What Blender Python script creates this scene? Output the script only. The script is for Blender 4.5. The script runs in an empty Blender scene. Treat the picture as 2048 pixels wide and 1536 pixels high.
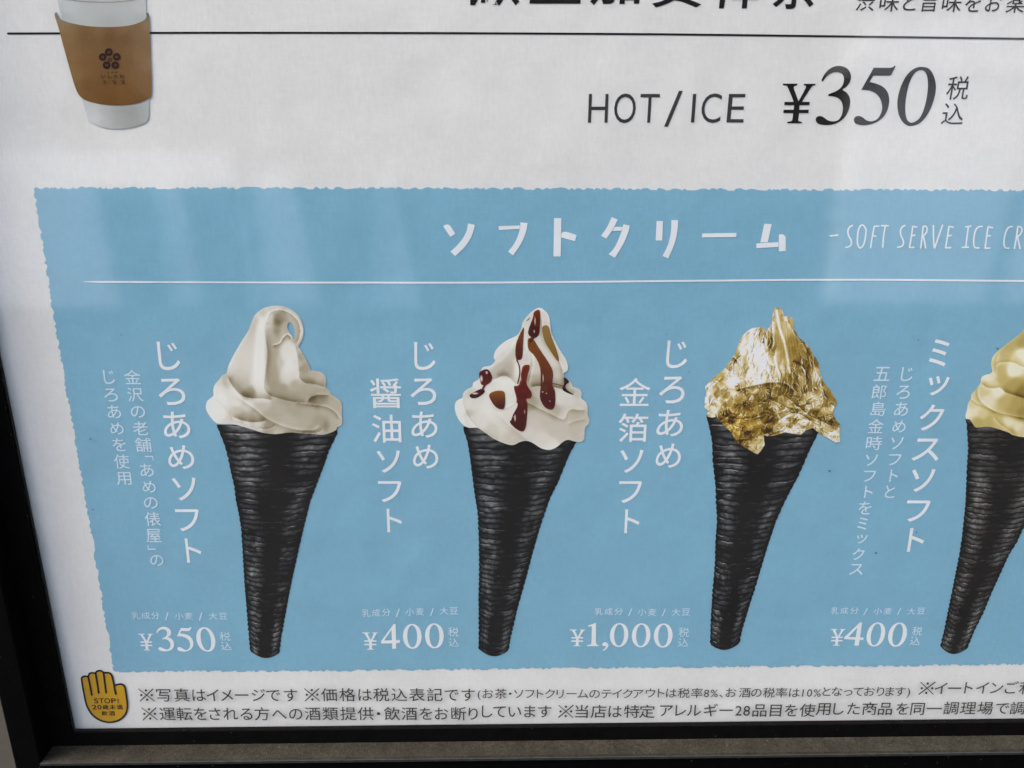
import bpy, math, random
import numpy as np
from mathutils import Vector, Matrix
from mathutils.geometry import delaunay_2d_cdt

random.seed(7); RNG = np.random.RandomState(11)
S = bpy.context.scene
COL = S.collection

# ------------------------------------------------------------------ camera
F, CX, CY = 1500.0, 1024.0, 768.0             # focal length and centre of the 2048 x 1536 frame
DIST, CAMZ = 0.40, 1.25
_x = np.array([1.0, -0.0027, 0.0178]); _x /= np.linalg.norm(_x)
_d = np.array([-13.0, 5000.0, 1500.0]); _d -= _x * _d.dot(_x); _d /= np.linalg.norm(_d)
_z = -_d
_y = np.cross(_z, _x)
RW = np.array([_x, _y, _z])
CAM = np.array([0.0, -DIST, CAMZ])
cd = bpy.data.cameras.new('camera'); cam = bpy.data.objects.new('camera', cd); COL.objects.link(cam)
m = np.eye(4); m[:3, 0] = RW @ [1, 0, 0]; m[:3, 1] = RW @ [0, -1, 0]; m[:3, 2] = RW @ [0, 0, -1]; m[:3, 3] = CAM
cam.matrix_world = Matrix(m.tolist())
cd.sensor_width = 36; cd.lens = F / 2048 * 36; cd.clip_start = 0.01; cd.clip_end = 500
cd.dof.use_dof = True; cd.dof.focus_distance = 0.405; cd.dof.aperture_fstop = 18.0
S.camera = cam

# ------------------------------------------------------------------ daylight
SUN_EL, SUN_AZ = math.radians(50), math.radians(264)
w = bpy.data.worlds.new('World'); S.world = w; w.use_nodes = True
nt = w.node_tree; bg = nt.nodes['Background']
sky = nt.nodes.new('ShaderNodeTexSky'); sky.sky_type = 'NISHITA'; sky.sun_disc = False
sky.sun_elevation = SUN_EL; sky.sun_rotation = SUN_AZ
sky.air_density = 1.0; sky.dust_density = 7.0; sky.ozone_density = 0.0
nt.links.new(sky.outputs[0], bg.inputs[0]); bg.inputs[1].default_value = 0.15
sl = bpy.data.lights.new('sun', 'SUN'); sun = bpy.data.objects.new('sun', sl); COL.objects.link(sun)
sl.energy = 2.0; sl.angle = math.radians(28); sl.color = (1.0, 0.965, 0.92)
sd = Vector((math.sin(SUN_AZ) * math.cos(SUN_EL), math.cos(SUN_AZ) * math.cos(SUN_EL), math.sin(SUN_EL)))
sun.rotation_euler = sd.to_track_quat('Z', 'Y').to_euler(); sun.location = (0, -3, 6)
S.view_settings.view_transform = 'Standard'; S.view_settings.look = 'None'
S.view_settings.exposure = 2.0; S.view_settings.gamma = 1.0

# ------------------------------------------------------------------ helpers
def at(p, Y=0.0):
    """points of the upright plane Y seen along the given sight lines -> N x 3 world points"""
    p = np.atleast_2d(np.asarray(p, float))
    v = np.stack([(p[:, 0] - CX), (p[:, 1] - CY), np.full(len(p), F)], 1) @ RW.T
    t = (Y - CAM[1]) / v[:, 1]
    return CAM + v * t[:, None]

def lin(c):
    c = np.asarray(c, float) / 255.0
    return np.where(c <= 0.04045, c / 12.92, ((c + 0.055) / 1.055) ** 2.4)

INK = 1.14
def ink(c):
    return np.clip(lin(c) * INK - 0.012, 0.004, 0.9)

def empty(name, loc, label=None, cat=None, kind=None, parent=None):
    o = bpy.data.objects.new(name, None); COL.objects.link(o); o.empty_display_size = 0.02
    if parent: o.parent = parent
    o.location = loc
    tag(o, label, cat, kind)
    return o

def tag(o, label=None, cat=None, kind=None, group=None):
    if label: o['label'] = label
    if cat: o['category'] = cat
    if kind: o['kind'] = kind
    if group: o['group'] = group
    return o

def origin(o):
    v = Vector((0, 0, 0))
    while o is not None:
        v += o.location; o = o.parent
    return v

def build(name, V, faces, mat, parent=None, cols=None, smooth=False):
    V = np.asarray(V, float)
    off = np.array(origin(parent)) if parent else np.zeros(3)
    me = bpy.data.meshes.new(name)
    V = V - off
    if isinstance(faces, np.ndarray):
        n, k = faces.shape
        me.vertices.add(len(V)); me.vertices.foreach_set('co', V.astype(np.float32).ravel())
        me.loops.add(n * k); me.loops.foreach_set('vertex_index', faces.astype(np.int32).ravel())
        me.polygons.add(n); me.polygons.foreach_set('loop_start', (np.arange(n) * k).astype(np.int32))
        me.update(calc_edges=True)
    else:
        me.from_pydata([tuple(v) for v in V], [], faces)
    if cols is not None:
        a = me.color_attributes.new('Col', 'FLOAT_COLOR', 'POINT')
        c4 = np.ones((len(V), 4), np.float32); c4[:, :3] = cols
        a.data.foreach_set('color', c4.ravel())
    if mat: me.materials.append(mat)
    if smooth: me.polygons.foreach_set('use_smooth', [True] * len(me.polygons))
    o = bpy.data.objects.new(name, me); COL.objects.link(o)
    if parent: o.parent = parent
    return o

def smooth(pts, closed=True, n=5):
    """Catmull-Rom through the points; a third value 1 marks a corner"""
    P = [np.array(p[:2], float) for p in pts]; K = [len(p) > 2 for p in pts]
    N = len(P); out = []
    rng = range(N) if closed else range(N - 1)
    for i in rng:
        a, b = P[i], P[(i + 1) % N]
        p0 = P[(i - 1) % N] if (closed or i > 0) else a
        p3 = P[(i + 2) % N] if (closed or i + 2 < N) else b
        m0 = (b - p0) / 2 if not K[i] else (b - a) * 0.6
        m1 = (p3 - a) / 2 if not K[(i + 1) % N] else (b - a) * 0.6
        for t in np.linspace(0, 1, n, endpoint=False):
            t2, t3 = t * t, t * t * t
            out.append((2*t3-3*t2+1)*a + (t3-2*t2+t)*m0 + (-2*t3+3*t2)*b + (t3-t2)*m1)
    if not closed: out.append(P[-1])
    return np.array(out)

def fill(loops):
    """loops (outer first, holes after) in picture units -> verts, tris"""
    pts, edges = [], []
    for L in loops:
        s = len(pts); n = len(L)
        pts += [Vector((float(x), float(y))) for x, y in L]
        edges += [(s + i, s + (i + 1) % n) for i in range(n)]
    v, e, f, *_ = delaunay_2d_cdt(pts, edges, [], 1, 1e-4)
    V = np.array([(a.x, a.y) for a in v]); Fc = np.array(f)
    c = V[Fc].mean(1)
    k = inside(c, loops)
    return V, Fc[k]

def inside(P, loops):
    r = np.zeros(len(P), bool)
    for L in loops:
        L = np.asarray(L); A = L; B = np.roll(L, -1, 0)
        for s in range(0, len(P), 20000):
            x = P[s:s+20000, 0:1]; y = P[s:s+20000, 1:2]
            c = (A[:, 1] > y) != (B[:, 1] > y)
            with np.errstate(all='ignore'):
                xi = (B[:, 0] - A[:, 0]) * (y - A[:, 1]) / (B[:, 1] - A[:, 1]) + A[:, 0]
            r[s:s+20000] ^= (np.sum(c & (x < xi), 1) % 2).astype(bool)
    return r

class Flat:
    """collects flat shapes that end up in one printed piece"""
    def __init__(self, Y): self.V = []; self.F = []; self.n = 0; self.Y = Y
    def add(self, V, Fc, dy=0.0):
        W = at(V, self.Y - dy)
        self.V.append(W); self.F.append(np.asarray(Fc) + self.n); self.n += len(W)
    def shape(self, loops, dy=0.0):
        V, f = fill(loops); self.add(V, f, dy)
    def stroke(self, pts, w, closed=False, n=6, dy=0.0, ends=None, caps=True):
        P = smooth(pts, closed, n)
        ww = np.full(len(P), w / 2.0)
        if ends is not None: ww = ww * np.interp(np.linspace(0, 1, len(P)), ends[0], ends[1])
        d = np.gradient(P, axis=0)
        if closed: d = (np.roll(P, -1, 0) - np.roll(P, 1, 0))
        d /= np.linalg.norm(d, axis=1)[:, None] + 1e-9
        nn = np.stack([-d[:, 1], d[:, 0]], 1)
        L, R = P + nn * ww[:, None], P - nn * ww[:, None]
        V = np.empty((2 * len(P), 2)); V[0::2] = L; V[1::2] = R
        f = []
        k = len(P) if closed else len(P) - 1
        for i in range(k):
            j = (i + 1) % len(P)
            f += [(2*i, 2*i+1, 2*j+1), (2*i, 2*j+1, 2*j)]
        self.add(V, f, dy)
        if not closed and ends is None:                 # round ends, a hair deeper
            for c, r in ((P[0], ww[0]), (P[-1], ww[-1])):
                a = np.linspace(0, 2 * math.pi, 10, endpoint=False)
                self.add(np.vstack([[c], c + r * np.stack([np.cos(a), np.sin(a)], 1)]), [(0, 1 + i, 1 + (i + 1) % 10) for i in range(10)], dy - 2e-5)
    def make(self, name, mat, parent, label=None):
        o = build(name, np.vstack(self.V), np.vstack(self.F).astype(int), mat, parent)
        if label: o['label'] = label
        return o

# ------------------------------------------------------------------ materials
def mat_new(name):
    mt = bpy.data.materials.new(name); mt.use_nodes = True
    return mt, mt.node_tree, mt.node_tree.nodes['Principled BSDF']

def N(nt, t, **k):
    n = nt.nodes.new(t)
    for a, b in k.items(): setattr(n, a, b)
    return n

def noise_mul(nt, src, scale, amt, stretch=(1, 1, 1), detail=4, seed=0.0):
    """multiply a colour by 1 +- amt of noise"""
    tc = N(nt, 'ShaderNodeTexCoord'); mp = N(nt, 'ShaderNodeMapping')
    mp.inputs['Scale'].default_value = stretch; mp.inputs['Location'].default_value = (seed, seed * .7, seed * 1.3)
    nz = N(nt, 'ShaderNodeTexNoise'); nz.inputs['Scale'].default_value = scale; nz.inputs['Detail'].default_value = detail
    mr = N(nt, 'ShaderNodeMapRange'); mr.inputs[1].default_value = .25; mr.inputs[2].default_value = .75
    mr.inputs[3].default_value = 1 - amt; mr.inputs[4].default_value = 1 + amt
    vm = N(nt, 'ShaderNodeVectorMath', operation='SCALE')
    nt.links.new(tc.outputs['Object'], mp.inputs[0]); nt.links.new(mp.outputs[0], nz.inputs['Vector'])
    nt.links.new(nz.outputs[0], mr.inputs[0]); nt.links.new(src, vm.inputs[0]); nt.links.new(mr.outputs[0], vm.inputs['Scale'])
    return vm.outputs[0]

def print_mat(name, rgb=None, attr=False, grain=0.035, rough=0.42, alb=None):
    mt, nt, b = mat_new(name)
    if attr:
        s = N(nt, 'ShaderNodeAttribute'); s.attribute_name = 'Col'; src = s.outputs['Color']
    else:
        s = N(nt, 'ShaderNodeRGB'); c = ink(rgb) if alb is None else alb
        s.outputs[0].default_value = (*[float(x) for x in c], 1); src = s.outputs[0]
    c = noise_mul(nt, src, 45, grain, seed=3)
    c = noise_mul(nt, c, 700, grain * 1.1, (1.6, 1, 0.35), 2, 5)
    c = noise_mul(nt, c, 700, grain * .8, (0.3, 1, 1.8), 2, 9)
    nt.links.new(c, b.inputs['Base Color'])
    b.inputs['Roughness'].default_value = rough; b.inputs['Specular IOR Level'].default_value = 0.08
    tc = N(nt, 'ShaderNodeTexCoord'); nz = N(nt, 'ShaderNodeTexNoise'); nz.inputs['Scale'].default_value = 26
    nz.inputs['Detail'].default_value = 3
    bp = N(nt, 'ShaderNodeBump'); bp.inputs['Strength'].default_value = 0.25; bp.inputs['Distance'].default_value = 0.004
    nt.links.new(tc.outputs['Object'], nz.inputs['Vector']); nt.links.new(nz.outputs[0], bp.inputs['Height'])
    nt.links.new(bp.outputs[0], b.inputs['Normal'])
    return mt

M_paper = print_mat('white_coated_paper', (221, 221, 216.5), grain=0.032)
M_blue = print_mat('printed_blue', (126, 174, 195), grain=0.036)
M_white = print_mat('print_white', (228, 232, 231), grain=0.01)
M_pale = print_mat('print_pale_blue_white', (206, 224, 231), grain=0.01)
M_black = print_mat('print_black', (34, 33, 31), grain=0.05)
M_grey = print_mat('print_dark_grey', (62, 62, 62), grain=0.03)
M_small = print_mat('print_small_grey', (66, 66, 64), grain=0.02)
M_col = print_mat('printed_picture', attr=True, grain=0.015)
M_yellow = print_mat('print_yellow', (196, 152, 38), grain=0.03)
M_icon = print_mat('print_icon_black', (34, 30, 20), grain=0.02)
M_logo = print_mat('print_logo_brown', (56, 38, 22), grain=0.02)
M_speck = print_mat('dirt_speck', (84, 118, 134), grain=0.02)

def metal(name, col, rough, dust=0.0):
    mt, nt, b = mat_new(name)
    rgb = N(nt, 'ShaderNodeRGB'); rgb.outputs[0].default_value = (*col, 1)
    c = noise_mul(nt, rgb.outputs[0], 120, .35, seed=1)
    # settled dust on faces that look up, fine pale grains everywhere as dust specks and painted glints
    g = N(nt, 'ShaderNodeNewGeometry'); sp = N(nt, 'ShaderNodeSeparateXYZ'); nt.links.new(g.outputs['True Normal'], sp.inputs[0])
    up = N(nt, 'ShaderNodeMapRange'); up.inputs[1].default_value = .5; up.inputs[2].default_value = .95
    nt.links.new(sp.outputs['Z'], up.inputs[0])
    tc = N(nt, 'ShaderNodeTexCoord')
    nz = N(nt, 'ShaderNodeTexNoise'); nz.inputs['Scale'].default_value = 520; nz.inputs['Detail'].default_value = 8; nz.inputs['Roughness'].default_value = .75
    nt.links.new(tc.outputs['Object'], nz.inputs['Vector'])
    r = N(nt, 'ShaderNodeMapRange'); r.inputs[1].default_value = .3; r.inputs[2].default_value = .62; r.inputs[3].default_value = .35; r.inputs[4].default_value = 1
    nt.links.new(nz.outputs[0], r.inputs[0])
    mu = N(nt, 'ShaderNodeMath', operation='MULTIPLY'); nt.links.new(up.outputs[0], mu.inputs[0]); nt.links.new(r.outputs[0], mu.inputs[1])
    mu2 = N(nt, 'ShaderNodeMath', operation='MULTIPLY'); nt.links.new(mu.outputs[0], mu2.inputs[0]); mu2.inputs[1].default_value = dust
    vo = N(nt, 'ShaderNodeTexVoronoi'); vo.inputs['Scale'].default_value = 330; nt.links.new(tc.outputs['Object'], vo.inputs['Vector'])
    gr = N(nt, 'ShaderNodeMapRange'); gr.inputs[1].default_value = .10; gr.inputs[2].default_value = .06; gr.inputs[3].default_value = 0; gr.inputs[4].default_value = 1
    nt.links.new(vo.outputs['Distance'], gr.inputs[0])
    sel = N(nt, 'ShaderNodeSeparateColor'); nt.links.new(vo.outputs['Color'], sel.inputs[0])
    th = N(nt, 'ShaderNodeMath', operation='GREATER_THAN'); nt.links.new(sel.outputs[0], th.inputs[0]); th.inputs[1].default_value = .86
    gm = N(nt, 'ShaderNodeMath', operation='MULTIPLY'); nt.links.new(gr.outputs[0], gm.inputs[0]); nt.links.new(th.outputs[0], gm.inputs[1])
    mx = N(nt, 'ShaderNodeMix', data_type='RGBA'); nt.links.new(mu2.outputs[0], mx.inputs[0]); nt.links.new(c, mx.inputs[6])
    d = N(nt, 'ShaderNodeRGB'); d.outputs[0].default_value = (.024, .0225, .0175, 1)
    dc = noise_mul(nt, d.outputs[0], 1300, .75, (1.5, 1, 1), 2, 2); dc = noise_mul(nt, dc, 60, .3, (1, 1, 1), 3, 4); nt.links.new(dc, mx.inputs[7])
    mx2 = N(nt, 'ShaderNodeMix', data_type='RGBA'); nt.links.new(gm.outputs[0], mx2.inputs[0]); nt.links.new(mx.outputs[2], mx2.inputs[6])
    mx2.inputs[7].default_value = (.12, .11, .085, 1)
    nt.links.new(mx2.outputs[2], b.inputs['Base Color'])
    b.inputs['Roughness'].default_value = rough; b.inputs['Specular IOR Level'].default_value = .035
    bp = N(nt, 'ShaderNodeBump'); bp.inputs['Strength'].default_value = .35; bp.inputs['Distance'].default_value = .0006
    nt.links.new(nz.outputs[0], bp.inputs['Height']); nt.links.new(bp.outputs[0], b.inputs['Normal'])
    return mt
M_frame = metal('black_painted_metal', (.001, .001, .0011), .55, 1.0)
M_lip = metal('black_rubber_lip', (.002, .002, .002), .8, .06)
M_edge = metal('grey_edge', (.022, .024, .025), .45, .3)  # lighter grey for the thin line along the ledge's front edge

def rough_mat(name, col, scale, amt, rough=.8, bump=.3):
    mt, nt, b = mat_new(name)
    rgb = N(nt, 'ShaderNodeRGB'); rgb.outputs[0].default_value = (*col, 1)
    c = noise_mul(nt, rgb.outputs[0], scale, amt); c = noise_mul(nt, c, scale * 9, amt * .7, seed=4)
    nt.links.new(c, b.inputs['Base Color']); b.inputs['Roughness'].default_value = rough; b.inputs['Specular IOR Level'].default_value = .08
    tc = N(nt, 'ShaderNodeTexCoord'); nz = N(nt, 'ShaderNodeTexNoise'); nz.inputs['Scale'].default_value = scale * 12; nz.inputs['Detail'].default_value = 6
    bp = N(nt, 'ShaderNodeBump'); bp.inputs['Strength'].default_value = bump; bp.inputs['Distance'].default_value = .004
    nt.links.new(tc.outputs['Object'], nz.inputs['Vector']); nt.links.new(nz.outputs[0], bp.inputs['Height']); nt.links.new(bp.outputs[0], b.inputs['Normal'])
    return mt
M_wall = rough_mat('grey_render', (.078, .073, .063), 9, .08, bump=.08)
M_ground = rough_mat('paving_asphalt', (.026, .026, .027), 3, .3)
M_far = rough_mat('dark_facade', (.10, .095, .09), 1.2, .2)
M_panel = rough_mat('reflection_panel_white', (.86, .86, .84), 2, .05, .5, .05)  # white of the unseen panels added to reflect in the pane
M_bar = rough_mat('reflection_bar_dark', (.04, .035, .03), 4, .3)  # dark tone of the unseen bars added between those panels

# thin clear pane: passes light, mirrors a few per cent of it (Schlick)
M_glass = bpy.data.materials.new('clear_acrylic'); M_glass.use_nodes = True
nt = M_glass.node_tree; nt.nodes.remove(nt.nodes['Principled BSDF'])
out = nt.nodes['Material Output']
g = N(nt, 'ShaderNodeNewGeometry'); dt = N(nt, 'ShaderNodeVectorMath', operation='DOT_PRODUCT')
nt.links.new(g.outputs['Incoming'], dt.inputs[0]); nt.links.new(g.outputs['Normal'], dt.inputs[1])
ab = N(nt, 'ShaderNodeMath', operation='ABSOLUTE'); nt.links.new(dt.outputs['Value'], ab.inputs[0])
s1 = N(nt, 'ShaderNodeMath', operation='SUBTRACT'); s1.inputs[0].default_value = 1; nt.links.new(ab.outputs[0], s1.inputs[1])
pw = N(nt, 'ShaderNodeMath', operation='POWER'); nt.links.new(s1.outputs[0], pw.inputs[0]); pw.inputs[1].default_value = 5
ma = N(nt, 'ShaderNodeMath', operation='MULTIPLY_ADD'); nt.links.new(pw.outputs[0], ma.inputs[0]); ma.inputs[1].default_value = .955; ma.inputs[2].default_value = .062
tr = N(nt, 'ShaderNodeBsdfTransparent'); tr.inputs[0].default_value = (.985, .99, .99, 1)
gl = N(nt, 'ShaderNodeBsdfGlossy'); gl.inputs['Roughness'].default_value = .065
mx = N(nt, 'ShaderNodeMixShader'); nt.links.new(ma.outputs[0], mx.inputs[0]); nt.links.new(tr.outputs[0], mx.inputs[1]); nt.links.new(gl.outputs[0], mx.inputs[2])
tc = N(nt, 'ShaderNodeTexCoord'); nz = N(nt, 'ShaderNodeTexNoise'); nz.inputs['Scale'].default_value = 7; nz.inputs['Detail'].default_value = 1
bp = N(nt, 'ShaderNodeBump'); bp.inputs['Strength'].default_value = .3; bp.inputs['Distance'].default_value = .002
nt.links.new(tc.outputs['Object'], nz.inputs['Vector']); nt.links.new(nz.outputs[0], bp.inputs['Height']); nt.links.new(bp.outputs[0], gl.inputs['Normal'])
nt.links.new(mx.outputs[0], out.inputs[0])

# ------------------------------------------------------------------ setting
def box(lo, hi):
    x0, y0, z0 = lo; x1, y1, z1 = hi
    V = [(x0,y0,z0),(x1,y0,z0),(x1,y1,z0),(x0,y1,z0),(x0,y0,z1),(x1,y0,z1),(x1,y1,z1),(x0,y1,z1)]
    Fc = [(0,3,2,1),(4,5,6,7),(0,1,5,4),(1,2,6,5),(2,3,7,6),(3,0,4,7)]
    return V, Fc
def boxes(name, L, mat, parent=None):
    V, Fc = [], []
    for lo, hi in L:
        v, f = box(lo, hi); Fc += [tuple(i + len(V) for i in q) for q in f]; V += v
    return build(name, V, Fc, mat, parent)

tag(build('ground', [(-60, -80, 0), (60, -80, 0), (60, 80, 0), (-60, 80, 0)], [(0, 1, 2, 3)], M_ground), 'grey concrete paving in front of the poster case', kind='structure')
wl = boxes('wall', [((-1.3, .045, 0), (1.5, .2, 2.2))], M_wall)
tag(wl, 'plain grey rendered wall behind the black poster frame', 'wall', 'structure')

# ------------------------------------------------------------------ poster frame
D1 = 0.0048                                   # front of the lip, ahead of the paper
lipc = at([(142.5, 1456.5)], -D1)[0]          # inner corner of the lip
lipo = at([(106, 1488.5)], -D1)[0]            # outer corner of the lip
def solve_depth(py, z0):
    lo, hi = D1, 0.08
    for _ in range(50):
        mid = (lo + hi) / 2
        if at([(600, py)], -mid)[0][2] < z0: lo = mid
        else: hi = mid
    return lo
lb = at([(600, 1486.5)], -D1)[0][2]
D2 = solve_depth(1519.0, lb - 0.001)
X0, Z0 = lipc[0], at([(600, 1460.5)], -D1)[0][2]
LIPX, LIPZ = lipc[0] - lipo[0], Z0 - lb
PW, PH = 0.715, 1.005                          # visible paper, about B1
X1, Z1 = X0 + PW, Z0 + PH
oz = at([(22, 1515)], -D2)[0]
RAIL = X0 - LIPX - oz[0]
print('D2', D2, 'lip', LIPX, LIPZ, 'rail', RAIL, 'X0', X0, 'Z0', Z0)

frame = empty('poster_frame', (X0 + PW / 2, .04, Z0 - LIPZ - RAIL), 'black metal poster frame with a dusty bottom ledge, holding the menu poster', 'frame')
def rail(side):
    """one mitred side of the frame: profile points are (inset outward, depth)"""
    a = LIPX if side in 'LR' else LIPZ
    prof = [(a, -D1 + .0006), (a + .0008, -D2 + .0012), (a + .0016, -D2), (a + RAIL - .002, -D2), (a + RAIL, -D2 + .002), (a + RAIL, .040), (a, .040)]
    def corner(o, y, e):                       # o outward inset; e 0 / 1 ends
        if side == 'B': return ((X0 - o + (LIPZ - LIPX) if e == 0 else X1 + o - (LIPZ - LIPX)), y, Z0 - o)
        if side == 'T': return ((X0 - o + (LIPZ - LIPX) if e == 0 else X1 + o - (LIPZ - LIPX)), y, Z1 + o)
        if side == 'L': return (X0 - o, y, (Z0 - o + (LIPX - LIPZ) if e == 0 else Z1 + o - (LIPX - LIPZ)))
        return (X1 + o, y, (Z0 - o + (LIPX - LIPZ) if e == 0 else Z1 + o - (LIPX - LIPZ)))
    n = len(prof)
    V = [corner(o, y, 0) for o, y in prof] + [corner(o, y, 1) for o, y in prof]
    Fc = [(i, (i + 1) % n, n + (i + 1) % n, n + i) for i in range(n)] + [tuple(range(n)), tuple(range(2 * n - 1, n - 1, -1))]
    r = build('frame_rail', V, Fc, M_frame, frame)
    return r
rails = {s: rail(s) for s in 'LRTB'}
rails['B']['label'] = 'bottom rail with brown dust along its ledge'
def strip(side):
    e = .0004
    if side == 'B': L = ((X0 - LIPX, -D1, Z0 - LIPZ), (X1 + LIPX, -.0012, Z0))
    if side == 'T': L = ((X0 - LIPX, -D1, Z1), (X1 + LIPX, -.0012, Z1 + LIPZ))
    if side == 'L': L = ((X0 - LIPX, -D1 - e, Z0 + 5e-5), (X0, -.0012, Z1 - 5e-5))
    if side == 'R': L = ((X1, -D1 - e, Z0 + 5e-5), (X1 + LIPX, -.0012, Z1 - 5e-5))
    return boxes('inner_lip', [L], M_lip, frame)
for s in 'LRTB': strip(s)
boxes('edge_bead', [((X0 - LIPX - .0012, -D2 - .0007, Z0 - LIPZ - .0030), (X1 + LIPX + .0012, -D2 - .00002, Z0 - LIPZ - .0014))], M_edge, frame)
boxes('back_board', [((X0 - LIPX + .001, .003, Z0 - LIPZ + .001), (X1 + LIPX - .001, .030, Z1 + LIPZ - .001))], M_lip, frame)
pane = boxes('glass_pane', [((X0 - .003, -.0042, Z0 - .003), (X1 + .003, -.0022, Z1 + .003))], M_glass, frame)

# ------------------------------------------------------------------ poster
poster = empty('menu_poster', (X0 + PW / 2, .002, Z0 - .004), 'white and blue soft serve menu poster behind the clear pane of the black frame', 'poster')
nx, nz = 60, 80
gx = np.linspace(X0 - .004, X1 + .004, nx); gz = np.linspace(Z0 - .004, Z1 + .004, nz)
GX, GZ = np.meshgrid(gx, gz)
V = np.stack([GX.ravel(), np.full(GX.size, 0.0), GZ.ravel()], 1)
ii = np.arange((nx) * (nz)).reshape(nz, nx)
Q = np.stack([ii[:-1, :-1], ii[:-1, 1:], ii[1:, 1:], ii[1:, :-1]], -1).reshape(-1, 4)
build('paper_sheet', V, Q, M_paper, poster)

Y1, Y2, Y3, Y4, Y5 = -.00015, -.0003, -.00045, -.0006, -.00075

def jag(p, amp, per):
    """torn, toothed edge along a polyline"""
    p = np.array(p, float); seg = np.linalg.norm(np.diff(p, axis=0), axis=1); L = np.r_[0, np.cumsum(seg)]
    t, ts = 0, []
    while t < L[-1]: ts.append(t); t += per * random.uniform(.35, 1.0)
    ts = np.array(ts)
    x = np.interp(ts, L, p[:, 0]); y = np.interp(ts, L, p[:, 1])
    d = p[-1] - p[0]; d /= np.linalg.norm(d); nn = np.array([-d[1], d[0]])
    k = np.array([random.uniform(-1, 1) for _ in ts]); k = np.sign(k) * np.abs(k) ** .7
    k = .8 * k + .2 * np.convolve(k, np.ones(4) / 4, 'same') * 1.6
    return np.stack([x, y], 1) + nn * (k * amp)[:, None]
RX = 2460
edge = np.vstack([jag([(68, 376), (600, 376), (1000, 377), (1500, 379), (2048, 380.5), (RX, 382)], 2.9, 7),
                  jag([(RX, 382), (2150, 1326)], 2.9, 7),
                  jag([(2150, 1326), (2048, 1328.5), (1760, 1332), (1500, 1333.5), (1270, 1335), (1000, 1338), (700, 1341.5), (228, 1343)], 2.5, 7),
                  jag([(228, 1343), (214, 1260), (164.5, 960), (113, 668), (68, 376)], 2.9, 7)])
b = Flat(Y1); b.shape([edge]); b.make('blue_panel', M_blue, poster)

b = Flat(Y2)
b.stroke([(167, 563.2), (185, 563.6), (210, 563.8), (260, 564), (330, 564.3), (420, 564.6), (540, 565), (700, 565.2), (1000, 565), (1400, 561.5), (1700, 559.5), (2048, 562), (2380, 565)], 3.6, n=24,
         ends=([0, .05, .12, .3, .31, .5, .51, 1], [.2, .5, 1, 1, .85, .9, 1.05, 1]))

b.make('rule_line', M_white, poster, 'thin white brushed line under the title')
b = Flat(Y1)
b.stroke([(16, 67), (150, 66.6), (400, 65.5), (700, 65.8), (920, 66.4), (1320, 68.6), (1680, 72.8), (2048, 77.6), (2500, 84)], 4.3, n=12)
b.make('rule_line', M_black, poster, 'thin black line above the hot and iced price')

# ------------------------------------------------------------------ letters
_cv = bpy.data.curves.new('glyph', 'FONT'); _cv.resolution_u = 4
_co = bpy.data.objects.new('glyph', _cv); COL.objects.link(_co)
_cache = {}
def glyph(ch, off=0.0):
    k = (ch, off)
    if k not in _cache:
        _cv.body = ch; _cv.offset = off
        bpy.context.view_layer.update()
        dg = bpy.context.evaluated_depsgraph_get()
        me = bpy.data.meshes.new_from_object(_co.evaluated_get(dg))
        me.calc_loop_triangles()
        V = np.array([v.co[:2] for v in me.vertices]).reshape(-1, 2)
        T = np.array([t.vertices[:] for t in me.loop_triangles]).reshape(-1, 3)
        bpy.data.meshes.remove(me)
        V = V * [1, -1]                       # picture y runs down
        if len(T):                            # drop doubled triangles where strokes cross
            A, B_, C_ = V[T[:, 0]], V[T[:, 1]], V[T[:, 2]]
            ar = (B_[:, 0] - A[:, 0]) * (C_[:, 1] - A[:, 1]) - (B_[:, 1] - A[:, 1]) * (C_[:, 0] - A[:, 0])
            ok = np.abs(ar) > 1e-9; T, A, B_, C_, ar = T[ok], A[ok], B_[ok], C_[ok], ar[ok]
            cen = (A + B_ + C_) / 3; keep = np.ones(len(T), bool)
            cr = lambda p, q, r: (q[:, 0] - p[:, 0]) * (r[1] - p[:, 1]) - (q[:, 1] - p[:, 1]) * (r[0] - p[:, 0])
            for i in np.argsort(np.abs(ar)):
                sg = np.sign(ar); hit = True
                for c_ in (cen[i], .75 * A[i] + .25 * cen[i], .75 * B_[i] + .25 * cen[i], .75 * C_[i] + .25 * cen[i]):
                    ins = (cr(A, B_, c_) * sg > 1e-9) & (cr(B_, C_, c_) * sg > 1e-9) & (cr(C_, A, c_) * sg > 1e-9) & keep
                    ins[i] = False
                    if not ins.any(): hit = False; break
                if hit: keep[i] = False
            T = T[keep]
        _cache[k] = (V, T)
    return _cache[k]

def slant(x): return .000188 * (990 - x)      # lean of an upright at this column

def put(b, ch, bb, off=0.0, k=None):
    """one letter whose inked extent fills the box bb"""
    V, T = glyph(ch, off)
    x0, y0, x1, y1 = bb
    if k is None: k = slant((x0 + x1) / 2)
    w0 = np.ptp(V[:, 0]) or 1; h0 = np.ptp(V[:, 1]) or 1
    W, H = x1 - x0, y1 - y0
    # shear in final units, then fit the sheared extent
    sy = H / h0
    U = V - V.min(0); Yp = U[:, 1] * sy
    lo, hi = 0.05, 20.0
    for _ in range(30):
        sx = (lo + hi) / 2
        if np.ptp(U[:, 0] * sx * (W / w0) + k * Yp) > W: hi = sx
        else: lo = sx
    Xp = U[:, 0] * sx * (W / w0) + k * Yp
    P = np.stack([x0 + Xp - Xp.min(), y0 + Yp], 1)
    b.add(P, T)

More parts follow.
